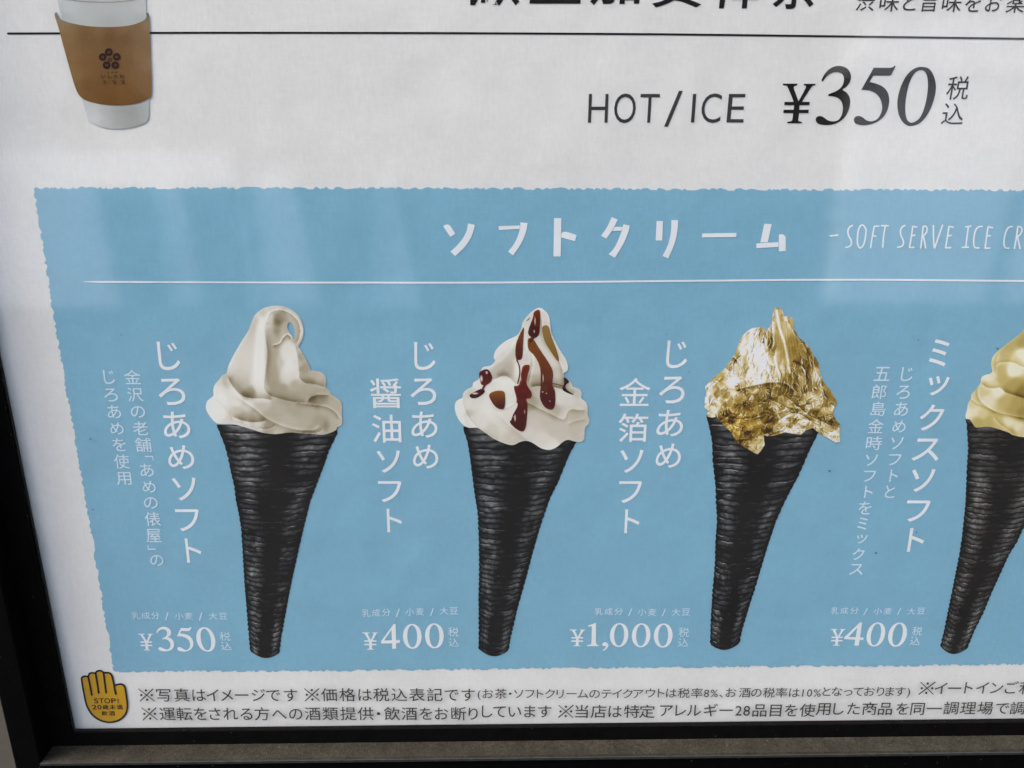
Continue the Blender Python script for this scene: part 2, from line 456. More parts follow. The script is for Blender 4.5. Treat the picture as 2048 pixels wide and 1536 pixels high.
def zb(z, o, s, L): return [(o[0] + a[0] / s, o[1] + a[1] / s, o[0] + a[2] / s, o[1] + a[3] / s) for a in L]
def run(name, text, boxes_, mat, Y, label, off=0.0, parent=None):
    b = Flat(Y)
    for ch, bb in zip(text, boxes_): put(b, ch, bb, min(off, .002) if ch == '金' else off)
    return b.make(name, mat, parent or poster, label)

cols = [
 ('じろあめソフト', [(312.5,683.4,361,740.5),(317,756.6,371,810),(326,823.3,380.8,876.9),(336.7,890.5,388.6,938.3),(343.3,955,391.3,1001.3),(349.8,1018.3,397.5,1062.8),(368.8,1076.9,402.7,1125.3)], 'flavour name left of the plain white cone', .006),
 ('金沢の老舗﹁あめの俵屋﹂の', [(248,740,281.9,768.3),(254.2,775.3,287.5,803),(261.6,812.3,290.2,835.3),(266,842.5,296,870.5),(269.3,875.6,303.5,903.9),(289.8,911.7,307.3,921.6),(280,927.3,307.3,953.4),(285.8,961.7,311.3,985.2),(288,994.5,315.3,1017.2),(289.4,1024.2,322.5,1051.9),(293.8,1057.8,324,1085.2),(294.8,1089.8,311.3,1099.7),(300.6,1110,326.9,1131.7)], 'small note column beside the first flavour name', .003),
 ('じろあめを使用', [(205.3,740,230.3,768),(208.6,776.7,235.8,803),(214.4,810.3,242.2,836.9),(221,844.8,247.2,868.9),(224.5,876.4,251.6,902.3),(227.7,908.9,260.5,937.2),(234.2,944.2,263.9,969.8)], 'leftmost small note column', .003),
 ('じろあめ', [(827.7,683.9,871.4,740.2),(820.7,756.2,872.8,809.9),(822.7,823,875.1,876),(826,889.4,876.8,937.3)], 'upper flavour name left of the syrup cone', .006),
 ('醤油ソフト', [(739.6,757,801.9,816.4),(743.3,829.3,803.3,885.1),(752.9,900.8,800.2,945.5),(755.8,962,803,1004.6),(772.6,1017.5,804,1064.4)], 'soy sauce flavour name left of the syrup cone', .006),
 ('じろあめ', [(1332,681,1374.3,736.6),(1317.9,752.4,1369.3,806.8),(1312.7,820,1366.2,873.4),(1311.3,887.2,1361.8,935.9)], 'upper flavour name left of the gold leaf cone', .006),
 ('金箔ソフト', [(1238.7,756,1301.4,812),(1237,826.9,1297,884),(1240.8,899.4,1287.4,946),(1238.4,962,1284.5,1006.4),(1248,1018.7,1279.2,1066.5)], 'gold leaf flavour name left of the gold leaf cone', .006),
 ('ミッークスソフト'.replace('ー', ''), [(1857.4,678.6,1899.6,733.2),(1857.4,751.8,1900,791.3),(1839,808.8,1889.3,861.6),(1822.9,876.8,1877.5,922.1),(1823.8,938,1871.7,984),(1814,1000.6,1861.9,1043.6),(1813,1056.3,1848.2,1103.7)], 'flavour name left of the yellow mixed cone', .01),
 ('じろあめソフトと', [(1801.4,734.2,1825.4,762.5),(1792.6,771,1819.5,797.7),(1787.7,804,1816,832.3),(1784.8,840.7,1811,865),(1782.4,874.5,1807.8,898.7),(1778,908.4,1803.3,930.7),(1778,939,1795.9,963.5),(1769.5,970.9,1790.2,996)], 'short small note column beside the mixed flavour name', .004),
 ('五郎島金時ソフトをミックス', [(1746.7,733.8,1779.9,762),(1742.4,769,1774.6,798.3),(1740.2,803.6,1771.5,831.9),(1735.4,838,1767.8,866.4),(1731,872.5,1764.6,900.2),(1731.6,908.8,1756.4,931.8),(1727.5,941.4,1752.5,963.5),(1727.5,971.7,1745.7,996),(1717,1003,1743.4,1029),(1714.5,1035,1736,1059.6),(1714,1069.5,1735.4,1087),(1705.3,1096.7,1729.7,1120),(1697.9,1128,1725.2,1149.6)], 'long small note column beside the mixed flavour name', .004),
]
for t, bx, lab, off in cols:
    run('flavour_lettering' if off > .0045 else 'note_lettering', t, bx, M_white if off > .0045 else M_pale, Y2, lab, off)

ALG = '乳成分/小麦/大豆'
rows = [((240, 1200), 8.533, [(195,208,342,327),(368,208,518,325),(530,203,672,327),(770,210,830,345),(940,215,1085,332),(1100,215,1250,332),(1345,215,1405,352),(1515,215,1665,332),(1690,220,1833,330)], [(1700,545,1885,695),(1725,715,1905,855)], 'first'),
        ((700, 1200), 8.533, [(205,158,350,290),(375,155,520,282),(545,148,690,275),(782,148,852,290),(952,140,1095,268),(1125,138,1265,258),(1365,138,1430,272),(1535,125,1675,248),(1700,122,1843,245)], [(1675,465,1855,625),(1685,650,1858,795)], 'syrup'),
        ((1130, 1200), 7.585, [(452,122,575,228),(598,122,722,225),(750,122,880,228),(957,130,1022,243),(1105,130,1233,235),(1258,130,1385,238),(1467,133,1530,247),(1620,130,1745,238),(1770,128,1895,232)], [(1722,418,1880,560),(1712,580,1868,705)], 'gold leaf'),
        ((1630, 1200), 8.192, [(260,118,385,232),(413,120,545,228),(570,120,718,230),(790,133,868,247),(958,130,1095,235),(1125,128,1260,237),(1340,133,1415,247),(1510,128,1645,240),(1665,128,1808,232)], [(1590,435,1752,580),(1550,600,1715,737)], 'mixed')]
for o, s, L, TX, nm in rows:
    run('allergen_lettering', ALG, zb(0, o, s, L), M_pale, Y2, 'allergen line above the %s cone price' % nm, 0.0)
    run('tax_lettering', '税込', zb(0, o, s, TX), M_pale, Y2, 'tax included mark after the %s cone price' % nm, 0.0)

run('header_lettering', '献上加賀棒茶', [(938,-88,1039,12),(1059,-80,1161,7.4),(1180,-85,1282,10.5),(1304,-85,1403.5,15),(1425,-84,1528,17),(1545,-80,1639,18)], M_black, Y1, 'bold black heading cut by the top of the view', .012)
run('header_note', '渋味と旨味をお楽しみ', [(1711.4,-15,1750,22),(1758.2,-14,1798,23),(1805.8,-11,1833,21.2),(1842.6,-13,1876,23.4),(1883,-13,1923,24.3),(1930.3,-12,1962,24),(1969.7,-12,2004,23),(2010.6,-11,2052,25.7),(2062,-11,2088,26),(2096,-10,2132,27)], M_grey, Y1, 'small grey text at the right end of the heading', .002)
run('drink_lettering', 'HOT/ICE', zb(0, (1160,160), 5.851, [(92,163,335,500),(400,157,653,505),(708,163,935,500),(983,127,1203,547),(1297,163,1362,498),(1422,157,1662,503),(1713,163,1937,497)]), M_grey, Y1, 'thin grey words before the large price', -.004)
run('tax_lettering', '税込', zb(0, (1540,120), 4.876, [(1718,158,1940,387),(1665,420,1882,628)]), M_black, Y1, 'tax included mark after the large black price', 0.0)

# ---- footnotes, printed on the clear film in front of the paper
rowA = [(c, x, y, s) for L in [
  [(ch, 260 + z / 5.689, 1390.2, 1) for ch, z in [('※',188),('写',383),('真',588),('は',785),('イ',940),('メ',1100),('ー',1270),('ジ',1462),('で',1630),('す',1828)]],
  [(ch, 600 + z / 5.689, 1389.5, 1) for ch, z in [('※',137),('価',330),('格',540),('は',740),('税',923),('込',1130),('表',1330),('記',1533),('で',1725),('す',1913)]],
  [(ch, 940 + z / 5.689, 1387.4, .76) for ch, z in [('(',105),('お',203),('茶',350),('・',458),('ソ',553),('フ',680),('ト',798),('ク',910),('リ',1025),('ー',1155),('ム',1283),('の',1418),('テ',1553),('イ',1672),('ク',1795),('ア',1913)]],
  [(ch, 1280 + z / 5.689, 1386 - (z > 1000) * .8, .76) for ch, z in [('ウ',120),('ト',240),('は',358),('税',498),('率',648),('8',757),('%',845),('、',925),('お',1037),('酒',1192),('の',1325),('税',1467),('率',1610),('は',1757),('1',1855),('0',1930),('%',2018)]],
  [(ch, 1620 + z / 4.785, 1383, .76) for ch, z in [('と',160),('な',258),('っ',365),('て',462),('お',570),('り',675),('ま',765),('す',865),(')',945)]],
  [(ch, 1620 + z / 4.785, 1376.5 - (z > 1500) * 1, 1) for ch, z in [('※',1120),('イ',1252),('ー',1385),('ト',1520),('イ',1650),('ン',1788),('ご',1930),('利',2072),('用',2225)]],
] for c, x, y, s in L]
rowB = [(c, x, y, 1) for L in [
  [(ch, 260 + z / 5.689, 1427.7) for ch, z in [('※',223),('運',425),('転',617),('を',800),('さ',965),('れ',1145),('る',1322),('方',1500),('へ',1697),('の',1885)]],
  [(ch, 600 + z / 5.689, 1427.3) for ch, z in [('酒',143),('類',345),('提',548),('供',745),('・',893),('飲',1047),('酒',1243),('を',1433),('お',1610),('断',1805),('り',1970)]],
  [(ch, 940 + z / 5.689, 1422.8) for ch, z in [('し',195),('て',335),('い',510),('ま',680),('す',850),('※',1090),('当',1270),('店',1462),('は',1652),('特',1840),('定',2015)]],
  [(ch, 1280 + z / 5.689, 1420.6) for ch, z in [('ア',300),('レ',465),('ル',615),('ギ',805),('ー',980),('2',1123),('8',1215),('品',1362),('目',1545),('を',1720),('使',1905)]],
  [(ch, 1620 + z / 4.785, 1417.3 - (z > 1200) * 1.2) for ch, z in [('用',128),('し',275),('た',418),('商',570),('品',722),('を',885),('同',1030),('一',1190),('調',1350),('理',1515),('場',1678),('で',1840),('調',1985),('理',2140)]],
] for c, x, y in L]
YT = -.0013
def footnote(row, label):
    b = Flat(YT)
    for i, (ch, x, y, s) in enumerate(row):
        if ch == '※':
            w_, h_ = 14.2, 12.0; kx = slant(x)
            q = lambda a, c: (x + a * w_ + kx * c * h_, y + c * h_)
            b.stroke([q(-1, -1), q(1, 1)], 1.7); b.stroke([q(1, -1), q(-1, 1)], 2.3, dy=3e-5)
            for a, c in ((0, -.78), (0, .78), (-.74, 0), (.74, 0)):
                an = np.linspace(0, 2 * math.pi, 12, endpoint=False); o_ = np.array(q(a, c))
                b.add(np.vstack([[o_], o_ + 2.5 * np.stack([np.cos(an), np.sin(an) * .92], 1)]), [(0, 1 + j, 1 + (j + 1) % 12) for j in range(12)], 5e-5)
            continue
        V, T = glyph(ch, .004 if s == 1 else .002)
        em = (34.2 - .0007 * x) * s; eh = 28.8 * s * (1 - .00002 * x)
        latin = ch in '80%12'
        if latin: em *= .9
        cx_ = (V[:, 0].max() + V[:, 0].min()) / 2
        if s == 1 and ord(ch) in range(0x3041, 0x30ff) and ch != 'ー': em *= .95
        U = np.stack([(V[:, 0] - cx_) * em, (V[:, 1] + .38) * eh], 1)
        U[:, 0] += slant(x) * U[:, 1]
        b.add(U + [x, y], T)
    b.make('footnote_lettering', M_small, poster, label)
footnote(rowA, 'upper line of dark footnotes below the blue panel')
footnote(rowB, 'lower line of dark footnotes below the blue panel')

# ------------------------------------------------------------------ serif prices (drawn outlines)
def zero(b, x0, y0, x1, y1, k, th=.47):
    cx, cy, W, H = (x0 + x1) / 2, (y0 + y1) / 2, (x1 - x0) / 2, (y1 - y0) / 2
    rx = math.sqrt(max(W * W - (k * H) ** 2, 1)); a = np.linspace(0, 2 * math.pi, 48, endpoint=False)
    def el(rx, ry):
        y = ry * np.sin(a); x = rx * np.sign(np.cos(a)) * np.abs(np.cos(a)) ** .94 + k * y
        return np.stack([cx + x, cy + y], 1)
    b.shape([el(rx, H), el(rx * (1 - th), H * .885)])
Z7 = lambda P: [((1540 + p[0] / 4.876), (120 + p[1] / 4.876)) + tuple(p[2:]) for p in P]
YEN = [(125,230,1),(268,230,1),(266,247,1),(232,260),(240,300),(278,402,1),(350,266),(330,247,1),(330,232,1),(445,232,1),(442,248,1),(405,264),(310,412),(290,440),(284,520),(275,585),(288,598),(312,603,1),(310,617,1),(168,617,1),(170,603,1),(205,596),(218,580),(230,480),(234,430),(215,365),(172,266),(158,252),(126,247,1)]
BAR1 = [(142,408),(388,408),(384,440),(138,440)]; BAR2 = [(133,485),(379,485),(375,517),(129,517)]
def yen(b, bb, k):
    A = smooth(YEN, True, 4); G = [A, np.array(BAR1, float), np.array(BAR2, float)]
    G = [np.stack([g[:, 0] + .11 * (g[:, 1] - 617), g[:, 1]], 1) for g in G]
    lo = np.vstack(G).min(0); hi = np.vstack(G).max(0)
    x0, y0, x1, y1 = bb; H = y1 - y0; W = x1 - x0 - abs(k) * H * .8
    for i, g in enumerate(G):
        u = (g - lo) / (hi - lo); X = x0 + u[:, 0] * W + (k * (u[:, 1] - 1) * H * .8 if k < 0 else k * u[:, 1] * H * .8) + (abs(k) * H * .8 if k < 0 else 0)
        P = np.stack([X, y0 + u[:, 1] * H], 1)
        b.shape([P], dy=4e-5 * (i > 0))
T3 = [(500,200,1),(530,140),(580,88),(640,60),(700,60),(755,85),(785,130),(790,180),(770,230),(740,265),(708,290),(745,315),(775,360),(782,410),(770,480),(735,550),(680,600),(610,628),(540,634),(480,625),(450,600),(447,570),(465,550),(495,547),(525,560),(570,590),(620,598),(665,585),(695,545),(710,490),(708,440),(690,395),(650,365),(600,353),(567,352,1),(570,333,1),(640,305),(690,270),(715,225),(720,170),(700,135),(660,120),(610,124),(560,155),(516,208,1)]
T5 = [(1012,75,1),(1150,76),(1185,74),(1205,65),(1215,52,1),(1226,62,1),(1195,120),(1180,145),(1168,152,1),(1008,152,1),(970,215,1),(1030,228),(1100,260),(1145,310),(1162,370),(1160,430),(1140,500),(1100,560),(1040,605),(970,630),(900,636),(845,625),(820,600),(820,570),(840,550),(870,546),(905,560),(945,590),(990,598),(1040,580),(1075,535),(1092,480),(1090,430),(1070,370),(1030,325),(970,298),(890,290,1)]
T0o = [(1480,67),(1550,85),(1595,150),(1617,240),(1612,330),(1580,440),(1530,540),(1460,615),(1375,643),(1310,620),(1262,550),(1242,450),(1250,350),(1285,235),(1340,140),(1410,82)]
T0i = [(1475,98),(1515,120),(1535,175),(1540,260),(1528,370),(1500,480),(1455,570),(1385,612),(1340,585),(1322,520),(1320,430),(1335,320),(1365,210),(1415,125)]
b = Flat(Y1)
for L in (T3, T5): b.shape([smooth(Z7(L))])
b.shape([smooth(Z7(T0o)), smooth(Z7(T0i))])
b.shape([smooth(Z7(YEN), True, 4)])
for L in (BAR1, BAR2): b.shape([np.array(Z7(L))], dy=4e-5)
b.make('price_lettering', M_black, poster, 'large black price 350 beside the hot and ice words')

def zz(o, s): return lambda P: [((o[0] + p[0] / s), (o[1] + p[1] / s)) + tuple(p[2:]) for p in P]
def zbb(o, s, a): return (o[0] + a[0] / s, o[1] + a[1] / s, o[0] + a[2] / s, o[1] + a[3] / s)
# first price
o, s = (240, 1200), 8.533; Z = zz(o, s)
b = Flat(Y2)
b.shape([smooth(Z([(618,555,1),(650,495),(700,465),(750,457),(810,470),(860,510),(873,560),(860,605),(820,632),(870,655),(912,705),(922,765),(905,820),(860,860),(790,875),(720,872),(670,855),(655,830),(668,808),(700,808),(745,830),(800,845),(840,825),(860,780),(855,730),(825,690),(775,668),(715,670,1),(720,655,1),(770,630),(800,590),(800,545),(775,510),(735,500),(690,510),(655,535),(635,565,1)]))])
b.shape([smooth(Z([(1040,477,1),(1150,480),(1195,470),(1212,458,1),(1222,468,1),(1195,520),(1175,530,1),(1045,527,1),(1025,570,1),(1100,580),(1170,605),(1225,655),(1250,720),(1245,785),(1210,840),(1150,872),(1080,880),(1010,868),(980,840),(985,812),(1015,803),(1060,820),(1110,850),(1155,845),(1190,805),(1195,745),(1170,685),(1110,640),(1040,622),(972,620,1)]))])
zero(b, *zbb(o, s, (1302, 465, 1630, 882)), .16); yen(b, zbb(o, s, (305,575,592,860)), .13)
b.make('price_lettering', M_white, poster, 'white price 350 below the plain cone name')
# second
o, s = (700, 1200), 8.533; Z = zz(o, s); b = Flat(Y2)
b.shape([np.array([p[:2] for p in Z([(745,412),(778,415),(785,682),(855,685),(852,730),(787,735),(788,832),(722,832),(718,740),(535,745),(530,705)])]), np.array([p[:2] for p in Z([(708,510),(716,685),(582,692)])])])
zero(b, *zbb(o, s, (905,408,1222,832)), .02); zero(b, *zbb(o, s, (1281,398,1601,825)), .02); yen(b, zbb(o, s, (208,553,487,848)), .03)
b.make('price_lettering', M_white, poster, 'white price 400 below the syrup cone name')
# third
o, s = (1130, 1200), 7.585; Z = zz(o, s); b = Flat(Y2)
b.shape([smooth(Z([(350,385,1),(410,368),(470,343,1),(470,500),(470,640),(485,675),(512,685,1),(512,700,1),(335,700,1),(337,685,1),(385,675),(400,650),(405,500),(405,412),(395,400),(350,402,1)]), True, 3)])
b.shape([smooth(Z([(565,668),(590,642),(630,645),(658,675),(650,715),(615,755),(577,772,1),(572,758,1),(610,727),(620,702),(590,700),(568,688)]))])
for bb in ((681,350,963,713), (1015,353,1297,718), (1348,356,1632,722)): zero(b, *zbb(o, s, bb), -.04)
yen(b, zbb(o, s, (57,447,300,700)), -.04)
b.make('price_lettering', M_white, poster, 'white price 1,000 below the gold leaf cone name')
# fourth
o, s = (1630, 1200), 8.192; Z = zz(o, s); b = Flat(Y2)
b.shape([np.array([p[:2] for p in Z([(740,365),(772,370),(738,612),(800,618),(790,655),(732,652),(715,748),(645,745),(660,650),(478,642),(480,610)])]), np.array([p[:2] for p in Z([(690,455),(668,610),(550,606)])])])
zero(b, *zbb(o, s, (845,367,1152,762)), -.17); zero(b, *zbb(o, s, (1198,370,1508,765)), -.17); yen(b, zbb(o, s, (200,475,470,748)), -.13)
b.make('price_lettering', M_white, poster, 'white price 400 left of the yellow mixed cone tip')

# ------------------------------------------------------------------ title, cut-paper letters
A = zz((870, 420), 5.689); B = zz((1230, 420), 5.535)
b = Flat(Y2)
for L in [A([(93,185,1),(115,170),(150,165),(178,188),(230,270,1),(175,307,1)]),
          A([(375,153,1),(453,168,1),(440,230),(405,320),(335,425),(228,524,1),(176,473,1),(250,405),(315,325),(358,240)]),
          A([(722,183,1),(968,176,1),(962,215,1),(727,228,1)]),
          A([(970,142,1),(1053,147,1),(1040,230),(1005,330),(960,415),(888,517,1),(832,473,1),(900,385),(945,290),(968,200)]),
          A([(1355,92,1),(1438,93,1),(1430,530,1),(1348,528,1)]),
          A([(1441,268,1),(1458,252),(1500,250),(1612,285,1),(1593,355,1),(1437,312,1)]),
          [(1223.3,434,1),(1235.4,439,1),(1226,458),(1212.5,477.5,1),(1202.3,471.5,1),(1214,454)],
          [(1230,453.6,1),(1245.8,454,1),(1242.6,461.4,1),(1224.6,462,1)],
          [(1246.8,448.5,1),(1259.8,451,1),(1256.2,465.2),(1246.3,488.7),(1229.5,515.8,1),(1217.2,508.4,1),(1230.3,493),(1242.6,464)],
          B([(460,122,1),(532,122,1),(523,337,1),(450,337,1)]),
          B([(623,112,1),(700,112,1),(692,230),(660,370),(590,537,1),(525,510,1),(585,390),(612,280),(622,200)]),
          B([(967,260,1),(1347,253,1),(1343,300,1),(963,303,1)]),
          B([(1652,152,1),(1735,155,1),(1691,357,1),(1608,360,1)]),
          B([(1565,371,1),(1810,355,1),(1810,408,1),(1565,423,1)]),
          B([(1815,272,1),(1862,270),(1890,300,1),(1890,452,1),(1814,458,1)])]:
    b.shape([smooth(L, True, 4)], dy=1e-5 * len(b.V) * .3)
b.make('title_lettering', M_white, poster, 'chunky white cut-out title at the top of the blue panel')

Z = zz((1648, 420), 5.12)
ST = [[(65,265),(140,257)],
 [(292,158),(262,175),(245,212),(252,262),(275,305),(280,345),(262,372),(222,383)],
 [(515,165),(495,270),(478,385)],[(515,167),(562,165)],[(502,264),(530,268)],[(588,160),(658,161)],[(628,162),(610,270),(602,382)],
 [(828,158),(800,175),(783,212),(790,265),(810,310),(812,345),(795,372),(755,383)],
 [(908,170),(895,270),(875,382)],[(910,168),(950,175)],[(898,262),(933,258)],[(877,385),(922,383)],
 [(1015,172),(1005,270),(990,388)],[(1018,167),(1045,168),(1056,198),(1045,235),(1012,268)],[(1018,270),(1030,325),(1041,388)],
 [(1120,160),(1122,280),(1130,388)],[(1215,155),(1170,280),(1134,388)],
 [(1280,170),(1265,270),(1245,386)],[(1282,169),(1323,176)],[(1268,264),(1303,260)],[(1247,388),(1298,385)],
 [(1478,172),(1465,270),(1452,380)],[(1452,172),(1503,165)],[(1418,384),(1478,381)],
 [(1620,168),(1580,175),(1550,215),(1535,290),(1535,355),(1550,385),(1588,388)],
 [(1680,175),(1665,270),(1650,390)],[(1683,172),(1726,181)],[(1668,265),(1703,262)],[(1652,392),(1696,390)],
 [(1928,168),(1890,180),(1862,225),(1845,300),(1845,360),(1860,388),(1893,392)],
 [(1985,172),(1970,280),(1950,394)],[(1987,168),(2015,175),(2028,205),(2010,250),(1977,275)],[(1983,280),(2008,394)],
 [(2130,178),(2110,280),(2092,396)],[(2133,176),(2176,184)],[(2115,270),(2150,266)],[(2094,397),(2140,395)],
 [(2200,398),(2235,290),(2262,178),(2268,290),(2274,398)],[(2214,330),(2266,330)],
 [(2330,400),(2350,290),(2368,182),(2385,290),(2440,182),(2432,290),(2424,402)],[(2560,280),(2630,272)]]
b = Flat(Y2)
for i, L in enumerate(ST): b.stroke(Z(L), 3.1, n=5, dy=1.2e-5 * (i % 5))
b.stroke(Z([(390,152),(355,195),(343,280),(345,350),(370,388),(405,355),(425,270),(428,195)]), 3.1, closed=True)
b.make('subtitle_lettering', M_white, poster, 'thin handwritten white words beside the title')

# ------------------------------------------------------------------ printed pictures
def vnoise(x, y, seed=0):
    xi = np.floor(x).astype(int); yi = np.floor(y).astype(int); fx = x - xi; fy = y - yi
    fx = fx * fx * (3 - 2 * fx); fy = fy * fy * (3 - 2 * fy)
    def h(a, c):
        v = np.sin(a * 127.1 + c * 311.7 + seed * 74.7) * 43758.5453
        return v - np.floor(v)
    return (h(xi, yi) * (1 - fx) + h(xi + 1, yi) * fx) * (1 - fy) + (h(xi, yi + 1) * (1 - fx) + h(xi + 1, yi + 1) * fx) * fy

def ramp(t, stops):
    t = np.clip(t, 0, 1); xs = [a for a, _ in stops]
    return np.stack([np.interp(t, xs, [c[i] for _, c in stops]) for i in range(3)], 1)

def idw(P, S_, eps, pw=2.0):
    S_ = np.array(S_, float); out = np.zeros((len(P), S_.shape[1] - 2)); ws = np.zeros(len(P))
    for r in S_:
        d2 = (P[:, 0] - r[0]) ** 2 + (P[:, 1] - r[1]) ** 2
        w_ = 1 / (d2 + eps * eps) ** pw
        out += w_[:, None] * r[2:]; ws += w_
    return out / ws[:, None]

def fold(P, pts, left, wl_, right, wr, fade=.1, n=6):
    """shading step along a crease: left/right of the drawing direction"""
    C = smooth(pts, False, n); best = np.full(len(P), 1e18); sg = np.zeros(len(P)); tt = np.zeros(len(P))
    L = np.r_[0, np.cumsum(np.linalg.norm(np.diff(C, axis=0), axis=1))]
    for i in range(len(C) - 1):
        a, d = C[i], C[i + 1] - C[i]; l2 = d.dot(d) + 1e-9
        t = np.clip(((P - a) @ d) / l2, 0, 1); q = P - a - t[:, None] * d; d2 = (q ** 2).sum(1)
        k = d2 < best; best[k] = d2[k]
        sg[k] = (d[0] * q[:, 1] - d[1] * q[:, 0])[k]; tt[k] = ((L[i] + t * math.sqrt(l2)) / L[-1])[k]
    dist = np.sqrt(best); f = np.clip(np.minimum(tt, 1 - tt) / fade, 0, 1); f = f * f * (3 - 2 * f)
    return f * np.where(sg < 0, left * np.exp(-(dist / wl_) ** 2), right * np.exp(-(dist / wr) ** 2))

def paint(name, outline, holes, colfn, parent, Y, step=1.25, label=None):
    outline = np.asarray(outline); lo = outline.min(0) - step; hi = outline.max(0) + step
    xs = np.arange(lo[0], hi[0], step); ys = np.arange(lo[1], hi[1], step)
    X, Yy = np.meshgrid(xs, ys); nx, ny = len(xs), len(ys)
    P = np.stack([X.ravel(), Yy.ravel()], 1)
    cc = np.stack([(X[:-1, :-1] + step / 2).ravel(), (Yy[:-1, :-1] + step / 2).ravel()], 1)
    k = inside(cc, [outline] + list(holes))
    idx = np.arange(nx * ny).reshape(ny, nx)
    Qd = np.stack([idx[:-1, :-1], idx[1:, :-1], idx[1:, 1:], idx[:-1, 1:]], -1).reshape(-1, 4)[k]
    cnt = np.bincount(Qd.ravel(), minlength=nx * ny)
    bd = np.where((cnt > 0) & (cnt < 4))[0]
    best = np.full(len(bd), 1e18); tgt = P[bd].copy()
    for L in [outline] + list(holes):
        L = np.asarray(L)
        for i in range(len(L)):
            a, d = L[i], L[(i + 1) % len(L)] - L[i]; l2 = d.dot(d) + 1e-9
            t = np.clip(((P[bd] - a) @ d) / l2, 0, 1); q = a + t[:, None] * d; d2 = ((P[bd] - q) ** 2).sum(1)
            kk = d2 < best; best[kk] = d2[kk]; tgt[kk] = q[kk]
    mv = best < (step * 1.1) ** 2
    P[bd[mv]] = tgt[mv]
    use = np.where(cnt > 0)[0]; rem = np.full(nx * ny, -1); rem[use] = np.arange(len(use))
    P = P[use]; Qd = rem[Qd]
    c = ink(colfn(P))
    o = build(name, at(P, Y), Qd, M_col, parent, c)
    if label: o['label'] = label
    return o

CREAM = [(0, (92, 78, 50)), (.25, (142, 131, 104)), (.5, (183, 175, 154)), (.75, (217, 213, 200)), (1, (233, 232, 223))]
YELLOW = [(0, (104, 84, 34)), (.25, (150, 129, 66)), (.5, (188, 170, 102)), (.75, (214, 200, 146)), (1, (234, 229, 204))]

def conepic(name, left, right, origin_, sc, ybl, ybr, bow, ytop, seed, base, n, label, lift=0):
    Lx = np.array([(origin_[0] + a / sc, origin_[1] + c / sc) for a, c in left]); Rx = np.array([(origin_[0] + a / sc, origin_[1] + c / sc) for a, c in right])
    Lx = Lx[np.argsort(Lx[:, 1])]; Rx = Rx[np.argsort(Rx[:, 1])]
    NS, NT = 150, 420
    s = np.linspace(-1, 1, NS); t = np.linspace(0, 1, NT); SS, TT = np.meshgrid(s, t)
    yb = ybl + (ybr - ybl) * (SS + 1) / 2
    y = (1 - TT) * ytop + TT * yb + (3 + (bow - 3) * TT) * (1 - SS ** 2) - 3.0 * (1 - TT) * SS
    # ring number: rings narrow towards the tip
    u = n * (TT ** 1.12)
    u = u + .50 * (vnoise(SS * 1.6 + 5, TT * 11, seed) - .5) + .34 * (vnoise(SS * 5, TT * 30, seed + 3) - .5) + .12 * (vnoise(SS * 14, TT * 80, seed + 6) - .5)
    idx = np.floor(u); ph = u - idx
    xl = np.interp(y, Lx[:, 1], Lx[:, 0]); xr = np.interp(y, Rx[:, 1], Rx[:, 0])
    ser = (np.sin(np.pi * np.clip(ph, 0, 1)) ** .6 - .6) * (.8 + 2.4 * vnoise(idx * .77, idx * 0 + SS * 0, seed))
    e = np.clip((np.abs(SS) - .93) / .07, 0, 1)
    x = xl + (xr - xl) * (SS + 1) / 2 + np.sign(SS) * ser * e
    rg = lambda a, b_: vnoise(idx * 1.7 + a, SS * b_ + a, seed + a)
    prof = np.clip(np.sin(np.pi * ph), 0, 1)
    lipl = np.exp(-((ph - .22) / .10) ** 2)
    sideL = np.exp(-((SS + .62) / .30) ** 2); sideR = np.exp(-((SS - .62) / .26) ** 2)
    light = .19 * sideL + .15 * sideR + .08
    broad = vnoise(SS * 3 + 1, TT * 9, seed + 8)
    rr_ = vnoise(idx * 1.3 + 7, SS * 1.5, seed + 20)
    mott = vnoise(SS * 7 + 2, TT * 46, seed + 21) * .6 + vnoise(SS * 17 + 2, TT * 120, seed + 22) * .4
    Lm = .10 + prof ** .7 * light * (.2 + 1.0 * broad + 1.0 * rr_) * (.35 + 1.3 * mott) * 1.25 - .13 * np.exp(-(ph / .12) ** 2) - .10 * np.exp(-((1 - ph) / .1) ** 2)
    streak = np.clip(rg(1, 4.5) - .5, 0, 1) * 2.6 * np.exp(-((ph - .2) / .055) ** 2) * (.6 + .8 * vnoise(SS * 30, idx, seed + 12)) * np.clip(.45 + sideL * 1.2 + sideR * .6, 0, 1.4)
    spk = np.clip(vnoise(SS * 60, TT * 330, seed + 4) - .72, 0, 1) * 1.6 * (.2 + broad) * .6
    Lm = Lm + .65 * streak + spk * .30 + .05 * (vnoise(SS * 40, TT * 200, seed + 5) - .5) + .10 * np.clip(vnoise(SS * 9 + 3, TT * 26, seed + 15) - .62, 0, 1) * (sideL + .8 * sideR) * prof * 2
    Lm += .12 * np.exp(-(TT / .05) ** 2) * (.5 + sideL)
    Lm -= .16 * np.clip((np.abs(SS) - .86) / .14, 0, 1)
    Lm = Lm - .05 * np.exp(-((SS - .05) / .3) ** 2)
    Lm = Lm.ravel()
    c = ramp(Lm + lift, [(0, tuple(base * .45)), (.12, tuple(base)), (.4, tuple(base + [44, 45, 46])), (.75, tuple(base + [104, 104, 102])), (1, tuple(base + [150, 148, 142]))])
    P = np.stack([x.ravel(), y.ravel()], 1)
    ii = np.arange(NS * NT).reshape(NT, NS)
    Q = np.stack([ii[:-1, :-1], ii[1:, :-1], ii[1:, 1:], ii[:-1, 1:]], -1).reshape(-1, 4)
    o = build(name, at(P, Y2), Q, M_col, poster, ink(c))
    o['label'] = label
    return o

